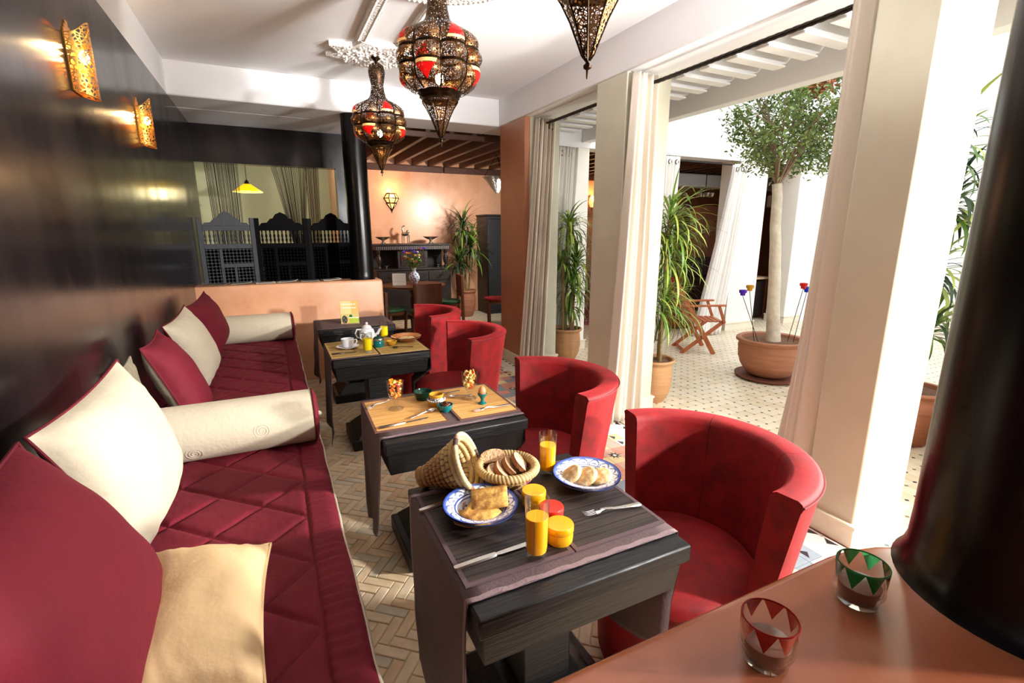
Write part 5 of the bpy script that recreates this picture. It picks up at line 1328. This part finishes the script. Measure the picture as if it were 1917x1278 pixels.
def footbowl(label, x, y, z, s=1, nm='footed_bowl'):
    ob(nm, MB().lathe([(.001, 0), (.06*s, 0), (.05*s, .01*s), (.018*s, .03*s), (.022*s, .06*s), (.07*s, .08*s), (.13*s, .115*s), (.125*s, .118*s), (.06*s, .085*s), (.001, .075*s)], n=36, cap=False, mod=lambda r, zz, a: r*(1+(.04*sin(a*12) if zz > .1*s else 0))), SILVERH, ang=60, label=label, cat='bowl', loc=(x, y, z))
footbowl('silver footed bowl on the sideboard end beside the round column', 1.70, 8.46, 1.301)
footbowl('silver footed bowl on the sideboard end beside the potted palm', 2.52, 8.46, 1.301)
footbowl('tiny brass footed cup in the sideboard recess beside the column', 1.72, 8.40, .893, .45, 'footed_cup')
footbowl('tiny silver footed cup in the sideboard recess beside the palm', 2.62, 8.40, .893, .5, 'footed_cup')
t = thing('silver_figure', 'silver filigree figure standing on the sideboard', 'figurine', (2.10, 8.56, 1.301))
ob('body', MB().ball((0, 0, .16), .05, 12, (1.3, 1, .7)), SILVERH, t)
for x in (-.05, -.02, .04, .065): ob('leg', MB().tube([(x, 0, .15), (x*1.1, 0, .0)], lambda q: .010*(1-.4*q), 6), SILVERH, t)
ob('neck', MB().tube([(-.03, 0, .18), (-.045, 0, .24), (-.03, 0, .29), (.0, 0, .30)], lambda q: .018*(1-.4*q), 8), SILVERH, t)
ob('hump', MB().ball((.05, 0, .20), .03, 10), SILVERH, t)
# lit star sconce
t = thing('wall_lantern', 'faceted brass wall lantern glowing on the far salmon wall', 'wall lamp', (1.95, 8.79, 0))
LP = mat('lit_lantern_pane', (255, 214, 140), .4, emit=1.3, ecol=(255, 206, 120))
def hexhalf(zr, n=6):
    pts = []
    for r, z in zr: pts.append([(r*cos(pi+pi*i/n), r*sin(pi+pi*i/n)*.75, z) for i in range(n+1)])
    return pts
R_ = hexhalf([(.075, 2.135), (.125, 2.06), (.075, 1.985), (.085, 1.975), (.006, 1.865)], 3)
for j in range(4):
    for i in range(3):
        a, b_, c, d = R_[j][i], R_[j][i+1], R_[j+1][i+1], R_[j+1][i]
        if j != 2: ob('glass_pane', MB().add([a, b_, c, d], [(0, 1, 2, 3)]), LP, t, smooth=False)
b = MB()
for row in R_: b.tube(row, .009, 6)
for i in range(4): b.tube([R_[j][i] for j in range(5)], .009, 6)
b.lathe([(.001, 1.81), (.006, 1.84), (.012, 1.86), (.014, 1.87)], (0, -.005, 0), 10)
ob('brass_frame', b, BRASSD, t)
point('wall_lantern_light', (1.95, 8.62, 2.2), 6)
t = thing('tall_cupboard', 'tall black panelled cupboard by the terracotta pillar', 'cupboard', (3.92, 8.52, 0))
ob('carcass', rr(-.40, .45, -.22, .27, 0, 1.77), BLACKWOOD, t, bev=.006)
for x in (-.2, .24):
    d = ob('door', rr(x-.19, x+.2, -.24, -.221, .06, 1.72), BLACKWOOD, t, bev=.01); ob('knob', MB().ball((x+(.15 if x < 0 else -.15), -.25, 1.0), .012, 8), BRASSD, d)
ob('cornice', rr(-.42, .47, -.25, .27, 1.772, 1.80), BLACKWOOD, t, bev=.006)
# round dining table with things on it
t = thing('round_table', 'round walnut dining table in front of the sideboard', 'table', (1.86, 7.18, 0))
ob('tabletop', MB().lathe([(.001, .715), (.44, .715), (.46, .725), (.462, .74), (.455, .748), (.001, .75)], n=64, cap=False), WALNUT, t, ang=40)
ob('pedestal', MB().lathe([(.16, .03), (.06, .10), (.05, .3), (.07, .5), (.05, .6), (.12, .714)], n=24), DARKWOOD, t)
for k in range(3): a = k*2.1+.4; ob('foot', beam((0, 0, .06), (.34*cos(a), .34*sin(a), .025), .06, .05), DARKWOOD, t, bev=.01)
def vcol(rr_, z, a, j):
    if z > .19: return (.8, .82, .88)
    return (.05, .09, .35) if sin(a*9+z*60)+sin(z*190+a*4) > .4 else (.82, .84, .9)
ob('vase', MB().lathe([(.001, 0), (.045, 0)]+[(.045+.038*sin(pi*i/16), .005+.16*i/16) for i in range(1, 16)]+[(.030, .17), (.026, .19), (.032, .215), (.038, .23), (.033, .23), (.022, .19), (.02, .16), (.001, .1)], n=64, cap=False, col=vcol), PAINTED, ang=60, label='blue and white painted vase holding flowers on the round table', cat='vase', loc=(1.90, 7.30, .751))
t = thing('flower_bouquet', 'mixed bouquet with purple, white and orange flowers in the blue and white vase', 'flowers', (1.90, 7.30, .90)); rnd = random.Random(6)
FM = [mat('petal_'+n, c, .6) for n, c in (('purple', (86, 60, 170)), ('white', (240, 230, 220)), ('orange', (224, 120, 50)), ('dusty_red', (150, 60, 50)), ('yellow', (214, 200, 90)))]
stm = MB()
for i in range(26):
    a = rnd.random()*2*pi; r = .03+.13*rnd.random(); z = .16+.22*rnd.random(); 
    if i < 9: z = .30+.07*rnd.random(); x_ = -.16+.04*i; y_ = rnd.uniform(-.06, .06); c = 0
    else: x_, y_ = r*cos(a), r*sin(a)*.7; c = rnd.choice((1, 1, 2, 3, 4, 2))
    stm.tube([(x_*.08, y_*.08, .0), (x_*.6, y_*.6, z*.6), (x_, y_, z)], .0022, 4)
    f_ = MB()
    for k in range(6): b_ = k*pi/3; f_.ball((x_+.014*cos(b_), y_+.014*sin(b_), z+.004*sin(k)), .012, 6)
    ob('flower_head', f_, FM[c], t)
ob('stems', stm, LEAF, t, kind='stuff'); ob('leaves', leafcloud(160, (0, 0, .17), (.10, .08, .10), .035, rnd), LEAF, t, kind='stuff')
t = thing('table_card', 'folded white card standing on the round dining table', 'card', (1.63, 7.12, .751), R(-12))
ob('card_front', MB().grid(lambda u, v: (-.095+.19*u, -.03+.03*v, .17*v), 30, 34, col=lambda u, v: (.55, .5, .45) if (.25 < v < .9 and sin(v*48) > .75 and .1 < u < .9) else (.85, .78, .70)), PRINT, t, smooth=False)
ob('card_back', MB().grid(lambda u, v: (-.095+.19*u, .03-.03*v, .17*v), 1, 1), CREAM, t, smooth=False)
GS = mat('green_leather', (52, 96, 62), .4, var=.2)
RS = mat('dark_red_seat', (150, 30, 36), .6, var=.2)
def dchair(label, x, y, rz, seat=GS, h=.84):
    t = thing('dining_chair', label, 'chair', (x, y, 0), rz, 'walnut dining chairs')
    ob('seat', MB().lathe([(.001, .43), (.20, .43), (.215, .445), (.21, .468), (.15, .475), (.001, .478)], n=40, cap=False), seat, t, ang=60, label='green padded seat' if seat is GS else 'dark red padded seat')
    ob('seat_frame', MB().lathe([(.19, .39), (.205, .395), (.21, .428), (.19, .43)], n=40), WALNUT, t, ang=60)
    for sx in (-.165, .165):
        ob('leg', beam((sx*.9, .13, 0), (sx, .14, .42), .035, .035), WALNUT, t, bev=.004)
        ob('back_post', beam((sx, -.22, 0), (sx*1.05, -.20, h), .032, .04), WALNUT, t, bev=.004)
    ob('back_panel', rr(-.16, .16, -.215, -.195, .52, h-.05), WALNUT, t, bev=.006)
    ob('top_rail', beam((-.185, -.2, h-.03), (.185, -.2, h-.03), .03, .055), WALNUT, t, bev=.006)
    return t
dchair('walnut dining chair seen from behind, its panel back turned to the camera', 1.83, 6.52, R(-3))
dchair('walnut dining chair with green seat seen side-on, pulled out towards the palm', 2.40, 7.28, R(82), h=.86)
dchair('dining chair half hidden behind the half wall end by the round table', 1.42, 6.85, R(-62), h=.72)
dchair('dark red seated chair standing just beside the terracotta pillar', 3.22, 7.20, R(64), RS, .86)
t = thing('hanging_bowl', 'silver fluted hanging bowl cut off by the terracotta pillar', 'pendant lamp', (3.14, 7.0, 0))
ob('bowl', MB().lathe([(.001, 2.06), (.03, 2.07), (.05, 2.10), (.10, 2.16), (.15, 2.24), (.20, 2.29), (.215, 2.30), (.195, 2.295), (.10, 2.20), (.001, 2.12)], n=48, cap=False, mod=lambda r, z, a: r*(1+.05*sin(a*12)*(z > 2.2))), SILVERH, t, ang=60)
for k in range(3): a = 2*pi*k/3+.5; ob('chain', MB().tube([(.2*cos(a), .2*sin(a), 2.29), (0, 0, 2.62)], .004, 5), BRASSD, t)
# ---------------- gallery beyond the courtyard ----------------
def rugc(u, v):
    a = int(u*14); b_ = int(v*22); d = abs((u*14) % 1-.5)+abs((v*22) % 1-.5)
    if d < .18: return (.55, .12, .05)
    if d < .3: return (.03, .02, .05)
    return ((.30, .03, .06), (.42, .12, .14), (.22, .02, .05), (.5, .25, .2))[(a*3+b_*5) % 4]
ob('rug', MB().grid(lambda u, v: (3.9+2.4*u, 6.6+1.65*v, .006+.001*nz(u*30, v*30)), 120, 110, col=rugc), mat('woven_rug', (255, 255, 255), .95, attr=True), solid=.008, label='red patterned woven rug on the gallery floor', cat='rug')
dchair('dark red seated chair on the patterned rug beyond the courtyard', 5.02, 7.55, R(50), RS, .80).location.z = .012
t = thing('wall_lamp', 'small glowing lamp on the gallery wall, seen past the central pillar', 'wall lamp', (6.05, 8.79, 1.98))
ob('shade', MB().lathe([(.03, 0), (.07, .10), (.06, .18), (.02, .24)], (0, -.07, 0), 6, cap=False), LP, t, smooth=False); ob('frame', MB().tube([(0, 0, .0), (0, -.07, .0), (0, -.07, -.06)], .008, 6), BRASSD, t)
point('gallery_wall_light', (6.05, 8.6, 2.2), 10)
tub_chair('red tub chair in the gallery behind the folding chair', 5.82, 5.92, R(150))
ob('wall_niche_shelf', rr(6.5, 7.8, 8.3, 8.79, 1.0, 1.08), SALMOND, kind='structure')
t = thing('fireplace_cabinet', 'dark low cabinet under the plaster shelf in the gallery', 'cabinet', (7.1, 8.5, 0))
ob('carcass', rr(-.6, .6, -.15, .28, 0, .95), DARKWOOD, t, bev=.01)
for x in (-.3, .3): d = ob('door', rr(x-.27, x+.27, -.175, -.151, .06, .9), DARKWOOD, t, bev=.008)
for i, (x, h, c) in enumerate(((6.7, .16, TEAL), (6.9, .10, SILVERH), (7.2, .2, GREENG), (7.5, .12, OCHREG))):
    ob('jar', MB().lathe([(.001, 0), (.03, 0), (.045, h*.3), (.04, h*.7), (.02, h*.85), (.026, h), (.02, h), (.001, h*.8)], n=20, cap=False), c, loc=(x, 8.5, 1.081), ang=60, cat='jar', label=['teal jar on the plaster shelf in the gallery', 'low silver jar on the plaster shelf in the gallery', 'tallest dark green jar on the gallery shelf', 'ochre jar at the far end of the gallery shelf'][i])
t = thing('pendant_chandelier', 'dark hanging lamp with small glass cups in the gallery', 'pendant lamp', (6.86, 6.5, 0))
ob('chain', MB().tube([(0, 0, 2.2), (.01, 0, 2.3), (0, 0, 2.745)], .008, 6), IRON, t)
for k in range(6): a = 2*pi*k/6; ob('glass_cup', MB().lathe([(.001, 2.08), (.03, 2.09), (.05, 2.15), (.045, 2.15), (.001, 2.1)], (.11*cos(a), .11*sin(a), 0), 14, cap=False), SILVERH, t)
ob('hoop', MB().tube([(.11*cos(2*pi*i/24), .11*sin(2*pi*i/24), 2.15) for i in range(24)], .006, 5, closed=True), IRON, t)
t = thing('console_table', 'dark console with a pale top against the gallery wall behind the tree', 'table', (7.45, 5.95, 0))
ob('top', rr(-.30, .34, -.2, .25, .70, .735), mat('pale_console_top', (190, 160, 130), .5), t, bev=.004)
for x in (-.27, .31):
    for y in (-.17, .22): ob('leg', rr(x-.02, x+.02, y-.02, y+.02, 0, .70), WALNUT, t)
ob('drawer_box', rr(-.25, .29, -.15, .22, .06, .66), DARKWOOD, t)
t = thing('box_sofa', 'dark low armchair behind the console in the gallery', 'armchair', (7.9, 6.9, 0))
ob('seat_block', rr(-.6, .5, -.35, .35, 0, .62), mat('dark_plum_fabric', (50, 26, 26), .9), t, bev=.05); ob('back_block', rr(-.6, .5, .2, .4, .62, 1.0), MC['dark_plum_fabric'], t, bev=.05)
t = thing('air_conditioner', 'white air conditioner on the gallery wall behind the tree trunk', 'air conditioner', (10.15, 7.59, 2.22))
ob('casing', rr(-.3, .4, -.14, 0, -.22, .04), WHITE, t, bev=.03); ob('louver', rr(-.26, .36, -.15, -.141, -.2, -.17), CREAM, t)
# planter wall and blue seat glimpsed between pillar and black column
ob('wall_planter', rr(3.9, 4.4, .9, 1.45, 0, .42), SALMOND, kind='structure', bev=.02)
